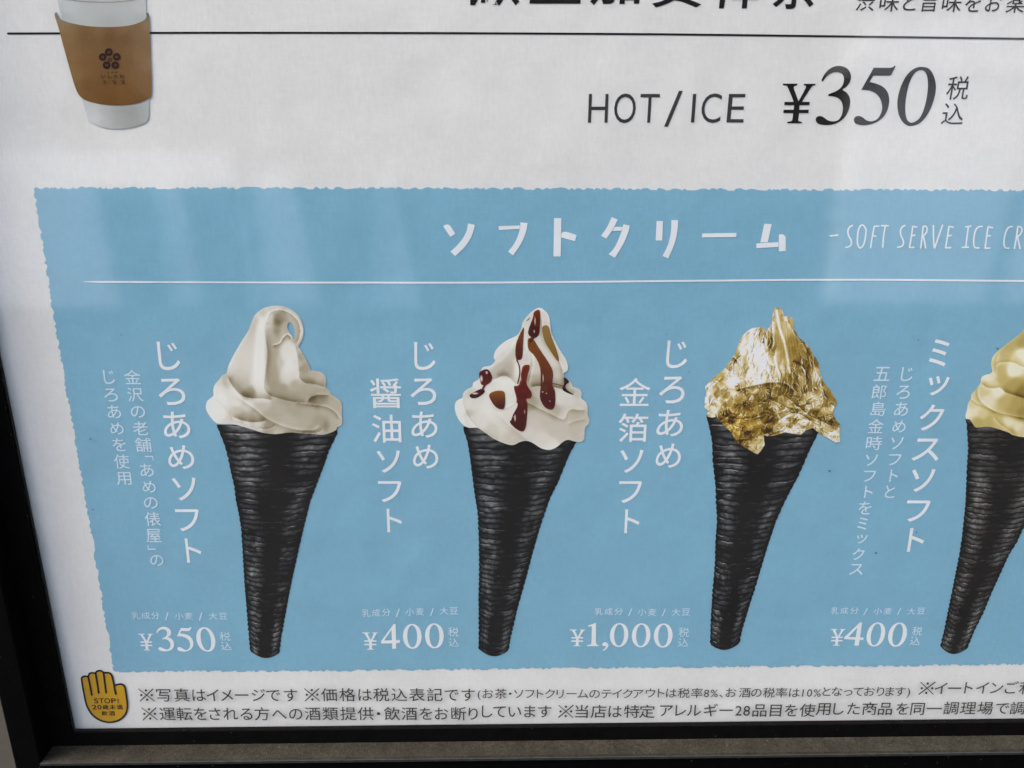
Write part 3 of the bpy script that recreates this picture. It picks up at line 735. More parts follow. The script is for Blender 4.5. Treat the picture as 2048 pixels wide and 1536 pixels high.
g0 = np.array([13., 14., 15.])
cA = conepic('cone', [(160,95),(182,150),(205,210),(225,280),(240,360),(262,450),(272,540),(290,620),(302,700),(312,850),(320,1000),(330,1120),(345,1300),(355,1420),(362,1470)],
  [(875,60),(868,140),(850,180),(820,240),(790,330),(755,420),(710,540),(670,700),(640,830),(600,1010),(570,1170),(540,1330),(527,1440),(520,1480)], (380, 820), 2.953, 1302, 1306, 12, 846, 1, g0, 43,
  'black ridged cone with a plain white swirl, leftmost of the four')
cB = conepic('cone', [(130,80),(145,130),(165,200),(180,300),(195,420),(210,530),(225,620),(230,800),(232,950),(228,1100),(230,1300),(228,1400),(234,1460)],
  [(820,150),(808,185),(770,250),(740,320),(700,420),(650,520),(600,660),(545,850),(500,1020),(455,1180),(420,1330),(403,1425),(398,1470)], (880, 820), 2.953, 1298, 1301, 13, 850, 2, g0 + [0, 1, 1], 42,
  'black ridged cone whose swirl is streaked with brown syrup')
cC = conepic('cone', [(90,10),(98,40),(115,110),(130,180),(135,300),(150,440),(155,560),(160,650),(150,780),(148,900),(135,1050),(125,1200),(120,1350),(122,1430)],
  [(790,60),(760,130),(735,180),(700,250),(640,390),(570,520),(510,650),(450,830),(400,1000),(350,1160),(310,1290),(290,1380),(284,1430)], (1380, 820), 2.953, 1289, 1287, 12, 827, 3, g0, 40,
  'black ridged cone wrapped at the top in crumpled gold leaf')
cD = conepic('cone', [(246,30),(252,80),(256,130),(262,220),(255,330),(250,450),(245,560),(225,750),(210,850),(180,1000),(150,1150),(120,1300),(98,1390),(94,1450)],
  [(900,20),(860,100),(830,180),(780,300),(720,450),(650,590),(591,690),(550,780),(500,860),(450,970),(400,1080),(350,1200),(300,1300),(255,1410),(242,1460)], (1848, 820), 2.955, 1293, 1297, 13, 830, 4, g0 + [14, 12, 8], 46,  # lifted, browner base paints the reflection over this cone into its colour
  'black ridged cone with a yellow swirl cut by the right edge', -.02)

# ---- swirl A
za = lambda P: [((380 + p[0] / 4.8), (580 + p[1] / 4.8)) + tuple(p[2:]) for p in P]
oA = smooth(za([(255,1278),(200,1225),(160,1160),(152,1110),(170,1060),(225,1015),(222,965),(240,905),(285,855),(310,820),(350,800),(365,740),(400,660),(455,560),(510,470),(560,390),(590,310),(625,240),(680,190),(750,160),(830,150),(910,160),(980,195),(1035,240),(1070,300),(1088,370),(1085,440),(1065,500),(1040,540),(1070,590),(1115,670),(1150,740),(1155,772),(1200,778),(1255,790),(1295,825),(1308,875),(1300,930),(1340,970),(1355,1005),(1400,1030),(1445,1070),(1460,1130),(1455,1190),(1462,1240),(1455,1295),(1415,1315),(1400,1345),(1350,1370),(1270,1390),(1180,1382),(1060,1375),(950,1368),(820,1383),(700,1370),(600,1340),(500,1310),(420,1290),(330,1288)]), True, 4)
hA = smooth(za([(950,312),(978,322),(1000,370),(1005,430),(1000,472),(975,432),(947,390),(932,350)]))
def along(*P):
    out = []
    for a, b_ in zip(P[:-1], P[1:]):
        n = max(2, int(math.hypot(a[0] - b_[0], a[1] - b_[1]) / 22))
        out += [tuple(np.array(a) * (1 - t) + np.array(b_) * t) for t in np.linspace(0, 1, n, endpoint=False)]
    return out + [P[-1]]
sA = along((745,265,.8),(700,290,.95),(686,380,.97),(676,500,.98),(672,620,.98),(668,760,.96),(662,860,.92),(678,950,.84),(735,1015,.7)) + along((610,330,.6),(590,420,.64),(575,520,.68),(560,640,.72),(540,760,.7),(520,860,.6)) + along((775,420,.5),(770,520,.46),(775,640,.43),(780,760,.42),(785,880,.4),(830,960,.4)) + along((945,560,.8),(955,640,.84),(962,720,.88),(955,800,.84),(925,870,.68)) + [(640,300,.6),(700,235,.6),(830,175,.66),(950,215,.62),(480,700,.7),(450,800,.66),(500,900,.55),(590,970,.4),(550,1015,.33),(420,720,.74),(760,400,.58),(755,300,.6),(840,300,.16),(825,400,.32),(860,260,.3),(900,235,.42),(920,350,.5),(900,420,.55),(1030,300,.55),(1050,400,.5),(1035,480,.5),(1080,400,.68),(1010,250,.6),(870,700,.6),(1010,700,.78),(980,830,.7),(1000,900,.48),(900,930,.4),(1090,650,.45),(1110,750,.4),(1180,810,.5),(1250,840,.56),(1285,880,.5),(1150,880,.36),(1150,950,.48),(1250,970,.45),(1100,1020,.45),(1330,1000,.46),(1180,1060,.22),(1250,1050,.33),(1400,1080,.5),(1430,1150,.5),(1000,1045,.4),(900,1025,.38),(760,1010,.44),(290,890,.72),(340,880,.5),(275,960,.86),(300,1050,.93),(400,1010,.8),(450,1080,.86),(550,1100,.74),(700,1110,.58),(850,1140,.5),(1000,1150,.46),(1150,1150,.5),(1300,1150,.5),(1400,1200,.5),(200,1100,.93),(220,1180,.92),(300,1200,.88),(250,1130,.97),(370,1240,.7),(450,1150,.6),(500,1220,.42),(600,1240,.4),(700,1225,.44),(650,1180,.55),(800,1200,.48),(950,1250,.54),(1100,1280,.5),(1250,1270,.42),(1300,1310,.3),(1380,1290,.5),(1420,1250,.56),(450,1275,.76),(550,1300,.7),(650,1310,.68),(750,1315,.4),(800,1290,.48),(850,1345,.6),(1000,1345,.52),(1150,1365,.38),(1250,1350,.55),(1350,1345,.48)]
fA = [([(735,285),(715,400),(742,600),(722,800),(712,930),(760,1005),(870,1045),(1000,1075),(1120,1088)], -.20, 34, .05, 26, .04),
      ([(355,820),(400,910),(480,1000),(560,1035),(700,1042),(800,1058)], -.24, 60, .14, 40, .08),
      ([(228,1040),(300,1115),(375,1190),(405,1255),(520,1282)], -.12, 26, -.03, 40, .08),
      ([(420,1000),(520,1072),(620,1140),(720,1222),(820,1277),(940,1322),(1080,1347),(1200,1340),(1262,1290)], .12, 24, -.13, 40, .06),
      ([(395,1212),(500,1252),(620,1272),(745,1250)], -.22, 34, .14, 24, .1),
      ([(1128,1082),(1150,1035),(1230,1005),(1340,1010)], .10, 22, -.2, 36, .1),
      ([(1045,775),(1055,850),(1110,892),(1200,905),(1300,935)], -.18, 36, .08, 30, .08),
      ([(1000,1078),(1150,1100),(1300,1120),(1390,1170),(1445,1250)], .1, 20, -.16, 28, .08),
      ([(790,532),(860,512),(900,452),(940,430),(980,470)], .32, 12, -.22, 30, .06),
      ([(735,300),(775,215),(870,192),(960,225),(1030,290),(1058,380),(1045,470),(1010,525)], .26, 14, -.12, 26, .06),
      ([(1005,530),(1030,620),(1042,750),(1050,800)], -.2, 30, .06, 20, .1),
      ([(650,1330),(760,1330),(830,1290)], -.12, 20, .12, 16, .1),
      ([(560,390),(455,560),(365,760)], .1, 20, .12, 16, .1),
      ([(880,1382),(1060,1368),(1200,1372),(1290,1330)], -.14, 22, .1, 12, .1)]
def shade(Z_, samples, folds, stops, o, s, eps, out):
    def fn(P):
        q = (P - np.array(o)) * s
        L = idw(q, samples, eps, 2.6)[:, 0]
        for f in folds: L = L + fold(q, f[0], f[1], f[2], f[3], f[4], f[5])
        # soft falling off right at the outline, as on a lit round edge
        d = np.full(len(P), 1e9)
        O = np.asarray(out)[::2]
        for a in O: d = np.minimum(d, (P[:, 0] - a[0]) ** 2 + (P[:, 1] - a[1]) ** 2)
        d = np.sqrt(d); L = L + .06 * np.exp(-(d / 3.0) ** 2)
        L = .5 + (L - .5) * 1.16 + .02 + .03 * (vnoise(P[:, 0] * .7, P[:, 1] * .7, 3) - .5)
        return ramp(L, stops)
    return fn
paint('cream_swirl', oA, [hA], shade(0, sA, fA, CREAM, (380, 580), 4.8, 40, oA), cA, Y3, label='smooth ivory swirl with a curled tip')

# ---- swirl B
zB_ = lambda P: [((880 + p[0] / 4.8), (590 + p[1] / 4.8)) + tuple(p[2:]) for p in P]
oB = smooth(zB_([(215,1240),(165,1170),(142,1090),(150,1030),(185,1000),(215,985),(225,940),(260,905),(310,880),(320,840),(365,812),(385,770),(390,725),(420,690),(460,683),(495,672),(530,630),(515,600),(530,540),(580,480),(650,430),(740,385),(780,320),(790,270),(830,210),(880,160),(950,122),(1000,145),(1040,190),(1055,250),(1070,360),(1110,450),(1160,540),(1210,620),(1228,690),(1220,730),(1185,752),(1195,790),(1240,820),(1270,860),(1275,880),(1330,900),(1360,935),(1355,990),(1400,1030),(1420,1090),(1415,1150),(1435,1195),(1425,1240),(1390,1275),(1385,1380),(1350,1410),(1290,1405),(1230,1390),(1180,1410),(1120,1460),(1050,1487),(970,1470),(890,1420),(830,1400),(770,1410),(700,1440),(620,1425),(520,1380),(430,1320),(360,1275),(280,1275)]), True, 4)
sB = [(960,140,.88),(1010,200,.74),(1000,300,.66),(620,600,.6),(560,700,.58),(700,550,.62),(650,700,.52),(600,755,.42),(560,560,.86),(600,500,.88),(650,450,.88),(820,600,.86),(780,700,.9),(810,500,.8),(900,700,.66),(880,820,.48),(920,860,.4),(1080,600,.72),(1130,750,.62),(1150,850,.5),(1180,650,.74),(1050,450,.7),(960,450,.7),(870,250,.7),(830,330,.72),(450,700,.82),(350,850,.9),(600,830,.92),(550,870,.84),(680,880,.86),(650,1000,.82),(450,900,.82),(300,940,.66),(320,1050,.76),(250,1050,.8),(180,1100,.95),(200,1200,.92),(300,1200,.76),(275,1140,.6),(450,1100,.84),(400,1200,.76),(550,1150,.8),(600,1250,.72),(500,1300,.64),(700,1360,.62),(850,1300,.68),(900,1150,.6),(1000,1200,.6),(1100,1300,.6),(1000,1400,.72),(1060,1465,.82),(1200,1350,.6),(1300,1300,.56),(1370,1350,.6),(1300,1150,.52),(1200,1160,.66),(1100,1120,.5),(950,950,.6),(1150,980,.74),(1250,1000,.7),(1350,1050,.66),(1400,1150,.55),(1320,930,.62),(880,1000,.42),(1000,1050,.55),(870,1060,.4),(740,1400,.6),(900,1230,.64)]
fB = [([(215,955),(232,1080),(280,1180),(350,1262),(430,1322),(560,1395)], -.1, 24, .13, 30, .06),
      ([(465,690),(480,780),(520,808),(620,775),(705,830),(735,880)], -.22, 40, .12, 20, .1),
      ([(860,885),(980,872),(1090,885),(1200,915),(1295,965)], -.28, 34, .14, 30, .08),
      ([(870,540),(888,640),(872,760),(850,850)], .12, 18, -.14, 30, .1),
      ([(978,200),(985,380),(1055,520),(1150,650),(1188,790),(1190,905)], .12, 14, -.2, 26, .06),
      ([(740,390),(705,480),(610,600),(480,692)], .1, 20, .14, 16, .08),
      ([(480,1015),(560,1090),(650,1080),(730,1035)], .1, 14, -.14, 26, .1),
      ([(800,1010),(900,1062),(1000,1112),(1180,1192),(1222,1130),(1262,1100),(1410,1108)], .08, 22, -.16, 34, .06),
      ([(800,300),(810,420),(825,540)], .14, 12, -.1, 22, .1),
      ([(530,1120),(640,1230),(760,1330),(860,1400)], .03, 30, -.07, 40, .1),
      ([(1225,1245),(1300,1210),(1400,1190)], .06, 24, -.1, 30, .1)]
paint('cream_swirl', oB, [], shade(0, sB, fB, CREAM, (880, 590), 4.8, 42, oB), cB, Y3, label='ivory swirl with a straight pointed tip')
def blob(name, pts, c0, c1, parent, hl=(), amber=.5):
    o_ = smooth(zB_(pts), True, 5); lo, hi = o_.min(0), o_.max(0)
    def fn(P):
        t = (P[:, 1] - lo[1]) / (hi[1] - lo[1])
        d = np.full(len(P), 1e9)
        for a in o_[::2]: d = np.minimum(d, (P[:, 0] - a[0]) ** 2 + (P[:, 1] - a[1]) ** 2)
        e = np.exp(-(np.sqrt(d) / 2.4) ** 2) * amber
        e = np.clip(e + .25 * (vnoise(P[:, 0] * .12, P[:, 1] * .12, 6) - .4), 0, 1)
        c = np.array(c0) * [.84, .84, .82] * (1 - t[:, None]) + np.array(c1) * [.80, .84, .82] * t[:, None]
        c = c * (1 - e[:, None]) + np.array([150, 92, 34]) * e[:, None]
        q = (P - np.array([880, 590])) * 4.8
        for hx, hy, rx, ry in hl:
            k = np.exp(-(((q[:, 0] - hx) / rx) ** 2 + ((q[:, 1] - hy) / ry) ** 2) ** 2); c = c * (1 - k[:, None]) + np.array([226, 212, 200]) * k[:, None]
        return c
    paint('syrup', o_, [], fn, parent, Y4, 1.0)
blob(0, [(905,160),(960,155),(958,330),(945,390),(895,415),(850,380),(850,330),(890,220)], (135,62,22), (66,22,16), cB, [(912,250,5,40),(905,350,4,16)], amber=.45)
blob(0, [(980,310),(1040,300),(1070,400),(1130,560),(1135,640),(1050,520),(1000,430)], (168,140,84), (156,110,42), cB, amber=.2)
blob(0, [(805,312),(798,450),(790,600),(752,625),(725,590),(728,480),(762,385)], (140,84,36), (88,30,18), cB, amber=.6)
blob(0, [(850,225),(865,212),(850,240),(828,250)], (150,96,46), (150,96,46), cB)
blob(0, [(845,420),(900,430),(950,510),(1050,660),(1085,750),(1080,860),(1105,930),(1105,1050),(1075,1100),(1010,1080),(960,990),(965,870),(960,700),(910,590),(850,520)], (150,88,34), (84,26,20), cB, [(1022,945,6,5),(1055,1020,5,5),(990,800,4,40),(985,930,8,5)], .55)
blob(0, [(375,760),(400,725),(460,715),(500,780),(490,830),(440,865),(395,855)], (88,30,20), (100,28,20), cB, [(397,803,13,32),(448,745,10,14)], .3)
blob(0, [(285,960),(320,935),(400,900),(430,930),(370,980),(320,992),(290,980)], (84,28,22), (60,18,14), cB, [(335,945,34,9)], .15)
blob(0, [(470,965),(520,925),(600,920),(625,960),(620,1080),(580,1098),(520,1060)], (164,104,22), (72,24,16), cB, [(585,912,24,5),(535,1020,3,3)], .35)
blob(0, [(800,680),(850,670),(860,700),(830,840),(880,940),(870,990),(830,1000),(840,1060),(830,1230),(810,1300),(770,1308),(700,1260),(670,1200),(720,1080),(735,1000),(710,880),(760,860),(780,740)], (128,48,18), (78,22,20), cB, [(733,858,10,18),(705,1170,4,4),(775,800,5,30),(720,1180,7,34),(812,1120,3,24)], .45)
blob(0, [(1190,790),(1240,830),(1208,865),(1215,905),(1285,960),(1180,915),(1190,850)], (60,26,24), (40,16,14), cB, amber=.1)
def light_patch(pts, rgb, parent, Y, name='highlight'):
    b = Flat(Y); b.shape([smooth(zB_(pts), True, 4)])
    return b.make(name, print_mat('print_highlight', rgb, grain=.01), parent)
light_patch([(740,1035),(700,1070),(655,1140),(675,1210),(700,1150),(740,1075)], (226,216,208), cB, Y5)
light_patch([(745,635),(770,610),(830,560),(845,640),(800,690),(770,760),(758,720)], (222,212,204), cB, Y3 - 8e-5)
b = Flat(Y4); b.stroke(zB_([(742,630),(762,690),(765,760),(745,850)]), 2.4)
for L_, w_ in (([(440, 855), (418, 885), (408, 912)], 4), ([(893, 405), (878, 425), (872, 440)], 7), ([(1078, 850), (1130, 858), (1195, 880)], 1.6), ([(735, 590), (742, 640)], 3)):
    b.stroke(zB_(L_), w_, dy=2e-5)
b.make('syrup', print_mat('print_syrup_line', (104, 44, 24)), cB)

# ---- gold leaf C
zC = lambda P: [((1380 + p[0] / 4.518), (590 + p[1] / 4.518)) + tuple(p[2:]) for p in P]
oC = np.array([p[:2] for p in zC([(240,1100),(200,1108),(160,1100),(150,1080),(170,1045),(130,1020),(135,930),(150,880),(135,830),(200,760),(255,715),(310,670),(345,620),(370,590),(420,500),(430,450),(450,420),(480,360),(520,325),(560,300),(620,290),(665,300),(680,325),(720,290),(740,230),(750,160),(765,115),(780,108),(830,130),(850,165),(852,190),(885,195),(920,205),(940,240),(942,275),(930,300),(960,340),(972,375),(990,390),(1040,430),(1090,490),(1115,545),(1140,570),(1165,625),(1170,660),(1180,720),(1210,790),(1270,860),(1310,930),(1330,980),(1310,1010),(1290,1050),(1300,1095),(1320,1130),(1355,1165),(1352,1250),(1355,1330),(1310,1332),(1260,1300),(1200,1270),(1150,1235),(1110,1200),(1050,1225),(1000,1262),(920,1252),(860,1240),(760,1272),(700,1275),(665,1265),(675,1355),(640,1410),(610,1440),(560,1415),(520,1390),(460,1355),(415,1335),(400,1290),(370,1240),(300,1170)])])
sC = [(600,340,1),(480,400,.8),(520,500,.9),(600,480,1),(640,560,.92),(450,700,.78),(400,780,.97),(300,850,.6),(200,950,.97),(200,1040,.97),(160,860,.9),(250,750,.42),(300,930,.6),(420,560,.35),(380,640,.85),(640,330,.45),(700,380,.6),(740,300,.75),(800,300,.45),(770,400,.48),(860,300,.62),(900,450,.4),(950,500,.34),(1000,600,.32),(1050,500,.36),(1130,610,.2),(1150,700,.62),(1200,850,.6),(700,650,.85),(780,650,.6),(560,640,.85),(640,760,.9),(740,740,.75),(700,830,.4),(700,880,.3),(500,900,.4),(450,860,.5),(800,900,.3),(450,1000,.3),(350,1000,.35),(700,1000,.34),(600,1100,.36),(500,1060,.4),(400,1100,.25),(320,1080,.2),(420,1200,.55),(500,1180,.45),(550,1280,.25),(500,1330,.2),(620,1370,.72),(650,1300,.6),(700,1200,.35),(780,1180,.3),(850,1110,.75),(920,1120,.4),(1000,1100,.68),(900,1180,.55),(950,1215,.85),(1050,1180,.7),(1150,1200,.72),(1230,1230,.75),(1320,1270,.8),(1220,1120,.3),(1290,1150,.25),(1150,1080,.45),(1250,1000,.55),(1180,1000,.6),(1100,950,.55),(1000,1000,.25),(950,900,.3),(1150,850,.15),(1060,800,.4),(980,720,.3),(880,820,.3),(930,640,.4),(250,880,.75),(240,1000,.8),(350,880,.65)]
seeds = []
for i in range(1500):
    seeds.append((RNG.uniform(110, 1370), RNG.uniform(90, 1450)))
seeds = np.array(seeds); sval = RNG.uniform(-1, 1, len(seeds)); sdir = RNG.uniform(0, math.pi, len(seeds)); sgr = RNG.uniform(-1, 1, len(seeds))
RNG2 = np.random.RandomState(5)
def goldfn(P):
    q0 = (P - np.array([1380, 590])) * 4.518
    L = idw(q0, sC, 24, 1.9)[:, 0]
    q = q0 + 9 * np.stack([vnoise(q0[:, 0] / 20, q0[:, 1] / 20, 1) - .5, vnoise(q0[:, 0] / 20, q0[:, 1] / 20, 2) - .5], 1)
    fan = q - np.array([800, -350]); an = np.arctan2(fan[:, 0], fan[:, 1]); r = np.hypot(fan[:, 0], fan[:, 1])
    crush = np.clip((q[:, 1] - 800 - .25 * (q[:, 0] - 700)) / 90, 0, 1)
    calm = np.exp(-(((q0[:, 0] - 880 - .35 * (q0[:, 1] - 400)) / 120) ** 2 + ((q0[:, 1] - 400) / 250) ** 2) ** 2)
    def facets(a, ss, amp, grad, edge_, ew):
        d1 = np.full(len(a), 1e18); d2 = d1.copy(); bi = np.zeros(len(a), int)
        for s0 in range(0, len(a), 4000):
            d = ((a[s0:s0+4000, None, :] - ss[None]) ** 2).sum(2); p_ = np.argpartition(d, 1, 1)[:, :2]
            v_ = np.take_along_axis(d, p_, 1); o_ = v_.argsort(1); v_ = np.take_along_axis(v_, o_, 1); p_ = np.take_along_axis(p_, o_, 1)
            d1[s0:s0+4000] = v_[:, 0]; d2[s0:s0+4000] = v_[:, 1]; bi[s0:s0+4000] = p_[:, 0]
        loc = a - ss[bi]; g_ = (loc[:, 0] * np.cos(sdir[bi]) + loc[:, 1] * np.sin(sdir[bi])) / 22
        e_ = np.sqrt(d2) - np.sqrt(d1)
        return amp * sval[bi] + grad * sgr[bi] * np.clip(g_, -1.2, 1.2) + edge_ * np.exp(-(e_ / ew) ** 2) * np.where(sgr[bi] > 0, 1, -.6)
    # long shards drawn along the pull of the sheet, in fan coordinates
    fc_ = np.stack([an * 900 + 700, r * .34], 1)
    sf = np.stack([RNG2.uniform(-200, 1500, 420), RNG2.uniform(60, 480, 420)], 1)
    fa = facets(fc_, sf, .13, .26, .30, 3.0)
    fb = facets(np.stack([q[:, 0] + q[:, 1] * .5, q[:, 1] * .8 - q[:, 0] * .15], 1), np.stack([seeds[::2, 0] * 1.7 - 100, seeds[::2, 1] - 150], 1), .11, .20, .28, 3.2)
    fcr = facets(np.stack([q[:, 0] * .8 - q[:, 1] * .5, q[:, 1] + q[:, 0] * .2], 1), np.stack([seeds[::2, 0] * 1.6 - 700, seeds[::2, 1] * 1.3], 1), .20, .16, .15, 4)
    L = L + (1 - .85 * calm) * ((1 - crush) * (fa + .35 * fb) + crush * (fb + fcr * .8)) + calm * .035 * np.sin(an * 200)
    for f in [([(782,120),(790,200),(812,310),(850,420),(872,520),(890,620),(905,720)], .40, 12, .40, 12, .03),
              ([(745,150),(742,260),(745,400),(740,480),(640,560),(600,610)], .2, 10, -.16, 26, .05),
              ([(760,540),(780,640),(820,770)], .34, 9, .3, 9, .06),
              ([(540,520),(545,650),(570,780)], .25, 9, .2, 9, .06),
              ([(860,200),(940,340),(1010,430),(1080,560),(1100,680)], -.1, 24, .16, 14, .06),
              ([(400,860),(560,822),(720,790),(860,800),(960,880)], .16, 16, -.3, 30, .05),
              ([(850,900),(980,1010),(1100,1100),(1300,1190)], -.22, 20, .2, 16, .06),
              ([(700,930),(860,1010),(950,1060)], -.2, 14, .2, 12, .1),
              ([(920,600),(1010,640),(1030,680)], -.4, 16, -.1, 12, .1),
              ([(175,1000),(170,930),(200,840),(300,740)], .2, 14, -.2, 18, .06),
              ([(260,1080),(400,1120),(560,1110),(700,1060)], -.18, 22, .12, 16, .1),
              ([(780,1150),(900,1075),(1000,1080),(1100,1150)], -.25, 16, .22, 24, .06),
              ([(1100,1165),(1210,1240),(1330,1310)], .05, 20, .12, 20, .1)]:
        L = L + fold(q0, f[0], f[1], f[2], f[3], f[4], f[5])
    R3 = np.random.RandomState(21)
    for i in range(620):
        cx_, cy_ = R3.uniform(130, 1340), R3.uniform(150, 1400)
        low = cy_ > 800 + .25 * (cx_ - 700)
        th = R3.uniform(0, math.pi) if low else math.atan2(cy_ + 350, cx_ - 800) + R3.normal(0, .35)
        ln = R3.uniform(25, 80) if low else R3.uniform(40, 130)
        if abs(cx_ - 880) < 130 and 150 < cy_ < 620: continue
        u_ = np.array([math.cos(th), math.sin(th)]); n_ = np.array([-u_[1], u_[0]]) * R3.uniform(-.18, .18) * ln
        A_, B_ = np.array([cx_, cy_]) - u_ * ln / 2, np.array([cx_, cy_]) + u_ * ln / 2
        near = (np.abs(q0[:, 0] - cx_) < ln + 40) & (np.abs(q0[:, 1] - cy_) < ln + 40)
        if not near.any(): continue
        am = R3.uniform(.18, .5); sg_ = R3.choice([-1, 1])
        L[near] += fold(q0[near], [tuple(A_), tuple((A_ + B_) / 2 + n_), tuple(B_)], am * sg_, R3.uniform(4, 10), -am * sg_ * .8, R3.uniform(4, 12), .3, 3)
    L = .5 + (L - .5) * 1.15 + .05 + .08 * (vnoise(q[:, 0] / 7, q[:, 1] / 7, 9) - .5)
    c = ramp(L, [(0, (58, 42, 18)), (.18, (98, 76, 28)), (.38, (144, 118, 50)), (.55, (180, 156, 90)), (.75, (214, 198, 148)), (.92, (238, 232, 214)), (1, (246, 244, 236))])
    warm = np.exp(-(((q0[:, 0] - 450) / 220) ** 2 + ((q0[:, 1] - 1180) / 150) ** 2)) + .5 * np.exp(-(((q0[:, 0] - 250) / 60) ** 2 + ((q0[:, 1] - 740) / 60) ** 2))
    c = c * (1 - warm[:, None] * np.array([-.04, .02, .30]))
    return c
paint('gold_leaf', oC, [], goldfn, cC, Y3, 0.9, 'crumpled gold leaf draped over the swirl')

# ---- swirl D
zD = lambda P: [((1848 + p[0] / 5.91), (640 + p[1] / 5.91)) + tuple(p[2:]) for p in P]
oD = smooth(zD([(500,1170),(490,1130),(510,1050),(520,990),(555,930),(560,880),(620,815),(670,740),(675,690),(710,655),(805,620),(795,540),(800,470),(840,400),(920,330),(1050,230),(1150,150),(1190,95),(1300,-20),(1400,-60),(1480,60),(1560,220),(1700,400),(1800,560),(1900,700),(1980,900),(2000,1100),(1900,1250),(1700,1340),(1400,1395),(1180,1385),(1050,1360),(1000,1330),(850,1280),(750,1260),(620,1270),(580,1230),(540,1175)]), True, 4)
sD = [(850,450,.72),(1000,300,.52),(1100,200,.55),(950,420,.58),(1150,250,.42),(1160,420,1),(1110,480,.75),(1060,600,1),(900,600,.55),(920,700,.52),(1080,750,.42),(1150,850,.22),(1000,800,.42),(740,700,.92),(720,750,.7),(830,770,.78),(800,650,.86),(700,850,.7),(880,850,.96),(750,950,.86),(950,950,.52),(1100,1000,.42),(1150,1100,.32),(1050,1080,.42),(600,900,.76),(560,1000,.76),(520,1080,.92),(600,1080,.86),(680,1120,.72),(650,1200,.48),(780,1200,.5),(850,1180,.62),(1000,1200,.88),(1100,1280,.88),(1150,1340,.72),(900,1260,.6),(1050,1330,.5),(1300,500,.6),(1400,800,.5),(1500,1100,.5),(1300,1250,.7),(1700,900,.45),(1350,100,.7),(1800,1200,.4)]
fD = [([(668,742),(740,795),(820,808),(900,800),(960,850),(1080,892),(1190,925),(1500,960)], -.26, 34, .12, 30, .05),
      ([(640,780),(640,900),(700,990),(850,1082),(1000,1122),(1190,1152),(1500,1150)], .1, 22, -.22, 36, .05),
      ([(850,560),(890,505),(1050,500),(1150,545),(1300,600)], -.16, 30, .12, 26, .06),
      ([(558,930),(620,985),(700,1012),(860,1090)], .06, 16, -.16, 24, .06),
      ([(900,350),(865,440),(845,560),(850,640)], .1, 16, -.08, 26, .1),
      ([(820,1140),(900,1230),(1000,1300),(1060,1350)], -.12, 30, .1, 26, .1),
      ([(1190,95),(1050,230),(850,395),(800,480)], .12, 14, .12, 14, .05)]
paint('cream_swirl', oD, [], shade(0, sD, fD, YELLOW, (1848, 640), 5.91, 48, oD), cD, Y3, label='pale yellow swirl')

# ------------------------------------------------------------------ printed cup
z4 = lambda P: [((p[0] / 4.0), (p[1] / 4.0)) + tuple(p[2:]) for p in P]
body = smooth(z4([(420,-260,1),(1180,-260,1),(1172,-60),(1168,0),(1170,100),(1188,400),(1192,800),(1190,930),(1178,965),(1150,990),(1060,1020),(950,1033),(850,1025),(740,985),(705,955),(690,900),(655,790),(485,110),(460,0)]), True, 4)
sb = [(500,-100,205,209,206),(560,60,196,200,197),(700,60,184,188,184),(850,60,182,186,182),(1000,60,184,188,184),(1130,60,190,193,190),(520,150,180,183,178),(870,180,172,176,170),(1100,150,176,180,175),(720,850,196,199,197),(760,940,206,208,206),(850,880,182,184,180),(950,880,162,164,158),(1050,900,158,160,154),(1140,880,165,168,164),(1180,880,178,185,184),(950,1000,168,170,164),(1050,1010,160,162,156),(850,1000,186,188,184),(800,-200,190,193,190),(700,900,205,207,205)]
cup = paint('coffee_cup', body, [], lambda P: idw(P * 4, sb, 50, 1.6), poster, Y2, 1.5, 'white paper cup printed at the top left')
b = Flat(Y2 - 5e-5); b.stroke(z4([(440,-22),(600,6),(820,18),(1000,10),(1170,-20)]), 2.4); b.make('lid_edge', print_mat('print_lid_shadow', (150, 150, 142)), cup)
slv = smooth(z4([(437,118),(455,98,1),(470,135),(490,158),(560,182),(700,208),(870,216),(1020,206),(1120,178),(1168,145),(1170,104,1),(1193,122),(1200,300),(1206,500),(1212,745),(1180,792),(1080,830),(950,843),(820,835),(700,808),(640,770),(602,700),(560,560),(510,380),(470,230)]), True, 4)
ss_ = [(460,130,128,120,104),(490,200,140,118,86),(520,300,136,108,72),(560,450,134,104,66),(600,600,138,108,70),(640,720,128,96,58),(700,300,118,90,54),(700,500,124,94,56),(700,700,112,82,44),(870,300,108,80,46),(870,500,118,88,52),(870,700,114,82,44),(870,810,108,76,38),(1000,300,110,82,50),(1020,500,120,90,56),(1000,720,118,84,46),(1120,250,126,102,72),(1130,450,130,104,72),(1130,650,128,98,64),(1190,200,142,120,94),(1195,500,138,114,86),(1195,700,124,98,68),(1185,115,110,104,90),(800,240,128,102,68),(1000,235,132,106,74),(1100,810,112,80,44)]
sv = paint('cup_sleeve', slv, [], lambda P: idw(P * 4, ss_, 46, 1.6) * (1 + .05 * (vnoise(P[:, 0] * .35, P[:, 1] * .35, 2) - .5))[:, None], cup, Y3, 1.5, 'brown card sleeve')
b = Flat(Y4)
a = np.linspace(0, 2 * math.pi, 28, endpoint=False)
for cx_, cy_, r in [(870,417,32),(933,455,31),(922,521,31),(853,521,31),(821,456,31)]:
    O = np.stack([(cx_ + r * np.cos(a)) / 4, (cy_ + r * np.sin(a)) / 4], 1)
    k1 = np.stack([(cx_ + 12 * np.cos(a[::3])) / 4, (cy_ + 10 * np.sin(a[::3])) / 4], 1)
    k2 = np.stack([(cx_ + 6 * np.cos(a[::4])) / 4, (cy_ + 5 * np.sin(a[::4])) / 4], 1)
    b.shape([O, k1, k2])
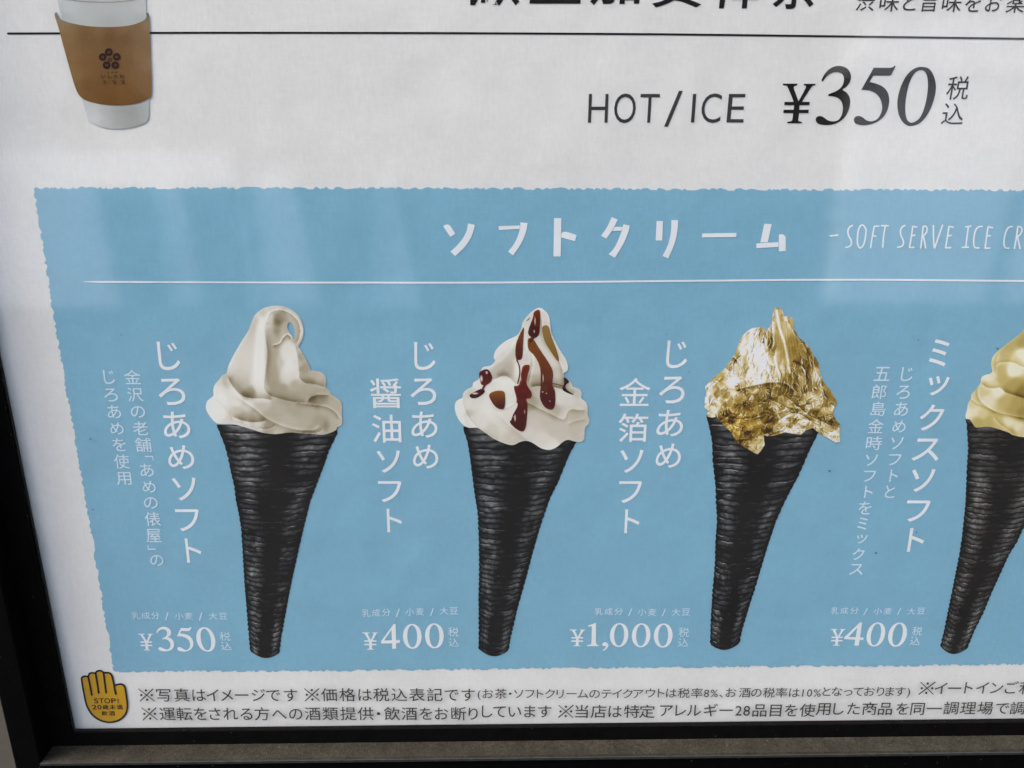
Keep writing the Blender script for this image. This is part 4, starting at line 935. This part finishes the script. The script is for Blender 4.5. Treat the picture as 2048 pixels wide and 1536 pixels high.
O = np.stack([(880 + 19 * np.cos(a)) / 4, (478 + 17 * np.sin(a)) / 4], 1); I = np.stack([(880 + 14 * np.cos(a)) / 4, (478 + 12 * np.sin(a)) / 4], 1)
b.shape([O, I]); b.stroke(z4([(870,478),(890,478)]), 1.2); b.stroke(z4([(880,468),(880,488)]), 1.2, dy=3e-5)
for x_ in (865, 898, 930): b.stroke(z4([(x_ - 5, 577), (x_ + 5, 579)]), 1.6)
for ch, x_, y_ in [('い',828,612),('し',880,612),('か',925,612),('わ',975,612),('テ',838,660),('ラ',912,660),('ス',985,660)]:
    put(b, ch, ((x_ - 17) / 4, (y_ - 16) / 4, (x_ + 17) / 4, (y_ + 16) / 4), .012)
b.make('emblem', M_logo, cup, 'five-dot flower emblem with small lettering')

# ------------------------------------------------------------------ stop hand
zh = lambda P: [((140 + p[0] / 10.97), (1320 + p[1] / 10.97)) + tuple(p[2:]) for p in P]
hand = [(256,430),(262,385),(300,360),(350,358),(400,372,1),(408,330),(440,292),(500,283),(560,295,1),(575,262),(615,240),(680,237),(738,278,1),(785,280),(850,282),(900,315),(925,370),(950,480),(972,575,1),(1010,548),(1060,533),(1130,530),(1185,565),(1212,630),(1235,780),(1256,950),(1252,1080),(1215,1190),(1130,1282),(1020,1342),(880,1365),(740,1350),(600,1290),(480,1190),(390,1050),(345,920),(300,700),(270,540)]
hp = smooth(zh(hand), True, 4)
b = Flat(Y2); b.shape([hp]); hd = b.make('stop_hand', M_yellow, poster, 'yellow raised palm sign at the lower left corner')
b = Flat(Y3); b.stroke([tuple(p) for p in hp], 3.6, closed=True, n=1)
for L in ([(400,372),(440,560),(478,765)], [(562,295),(600,520),(630,720)], [(738,285),(765,520),(792,715)], [(968,575),(985,660),(1005,745)]):
    b.stroke(zh(L), 4.0, dy=3e-5)
b.make('outline', M_icon, hd)
b = Flat(Y3)
for t, bx in [('STOP!', [(525,840,622,950),(636,842,738,948),(752,840,882,950),(898,842,1008,948),(1040,842,1070,948)]),
              ('20歳未満', [(483,985,590,1085),(600,985,692,1085),(712,980,850,1088),(866,980,1005,1088),(1018,980,1155,1088)]),
              ('飲酒', [(686,1118,832,1222),(846,1118,985,1222)])]:
    for ch, q in zip(t, bx): put(b, ch, (140 + q[0] / 10.97, 1320 + q[1] / 10.97, 140 + q[2] / 10.97, 1320 + q[3] / 10.97), .012, .1 if ch != '!' else .05)
b.make('sign_lettering', M_icon, hd)

# specks of dirt on the print
b = Flat(Y5)
for x_, y_, r in [(181,878,3.0),(186,1019,2.6),(1752,1106,3.6),(1995,697,3.2),(1659,942,4.0),(1378,744,1.6),(241,670,1.4),(172,388,1.6),(404,479,1.2),(1333,668,1.5),(366,861,2.2),(1833,745+320,2.6),(503,27,1.0),(243,670,1.2),(705,549,1.1),(1837,680,2.2)]:
    rr = .62 * r * (1 + .3 * RNG.rand(9)); a9 = np.linspace(0, 2 * math.pi, 9, endpoint=False)
    b.add(np.vstack([[(x_, y_)], np.stack([x_ + rr * np.cos(a9), y_ + rr * .8 * np.sin(a9)], 1)]), [(0, 1 + i, 1 + (i + 1) % 9) for i in range(9)])
sp = b.make('dirt_specks', M_speck, poster); sp['kind'] = 'stuff'

# ------------------------------------------------------------------ across the street: facade, with panels and bars added for the pane's reflection
def mir(px, py, L):
    p = at([(px, py)], L)[0]; return p[0], -L, p[2]
LD = 6.0
shop = empty('shopfront', (0, -LD - .5, 0), 'dark shopfront across the street, unseen, with pale panels and dark bars added for reflections', 'building')
boxes('facade', [((-9, -LD - 3.0, .0), (9, -LD - .3, 4.2))], M_far, shop)
def zof(py): return mir(1000, py, LD)[2]
def pale(xa, xb, ya, yb, d=.2, n='reflection_panel'):
    x0, x1 = mir(xa, 500, LD)[0], mir(xb, 500, LD)[0]
    boxes(n, [((x0, -LD - .3, zof(yb)), (x1, -LD - d, zof(ya)))], M_panel, shop)
def reflection_bar(top, bot, ya, yb, mat=None, dd=0.0, n='reflection_bar'):
    V = []
    for y in (-LD - .19 + dd, -LD - .05 + dd):
        for (a_, b_), py in ((top, ya), (bot, yb)):
            V += [(mir(a_, 500, LD)[0], y, zof(py)), (mir(b_, 500, LD)[0], y, zof(py))]
    build('reflection_bar', V, [(0, 1, 3, 2), (5, 4, 6, 7), (1, 0, 4, 5), (2, 3, 7, 6), (0, 2, 6, 4), (3, 1, 5, 7)], mat or M_bar, shop)
reflection_bar((-260, 470), (-260, 505), 300, 642, M_panel, -.1, 'reflection_panel'); pale(512, 860, 352, 636); pale(1690, 2034, 150, 622); reflection_bar((1720, 2500), (1640, 2500), 20, 140, M_panel, -.1, 'reflection_panel'); pale(2080, 2500, 152, 640)  # pale panels made up and shaped to mirror as light patches on the poster
reflection_bar((206, 306), (222, 312), 372, 660); reflection_bar((372, 480), (398, 470), 372, 660); reflection_bar((586, 748), (648, 708), 340, 660); reflection_bar((790, 900), (832, 900), 340, 660)  # dark tapered bars added to cut the mirrored pale area into streaks

bpy.data.objects.remove(_co)
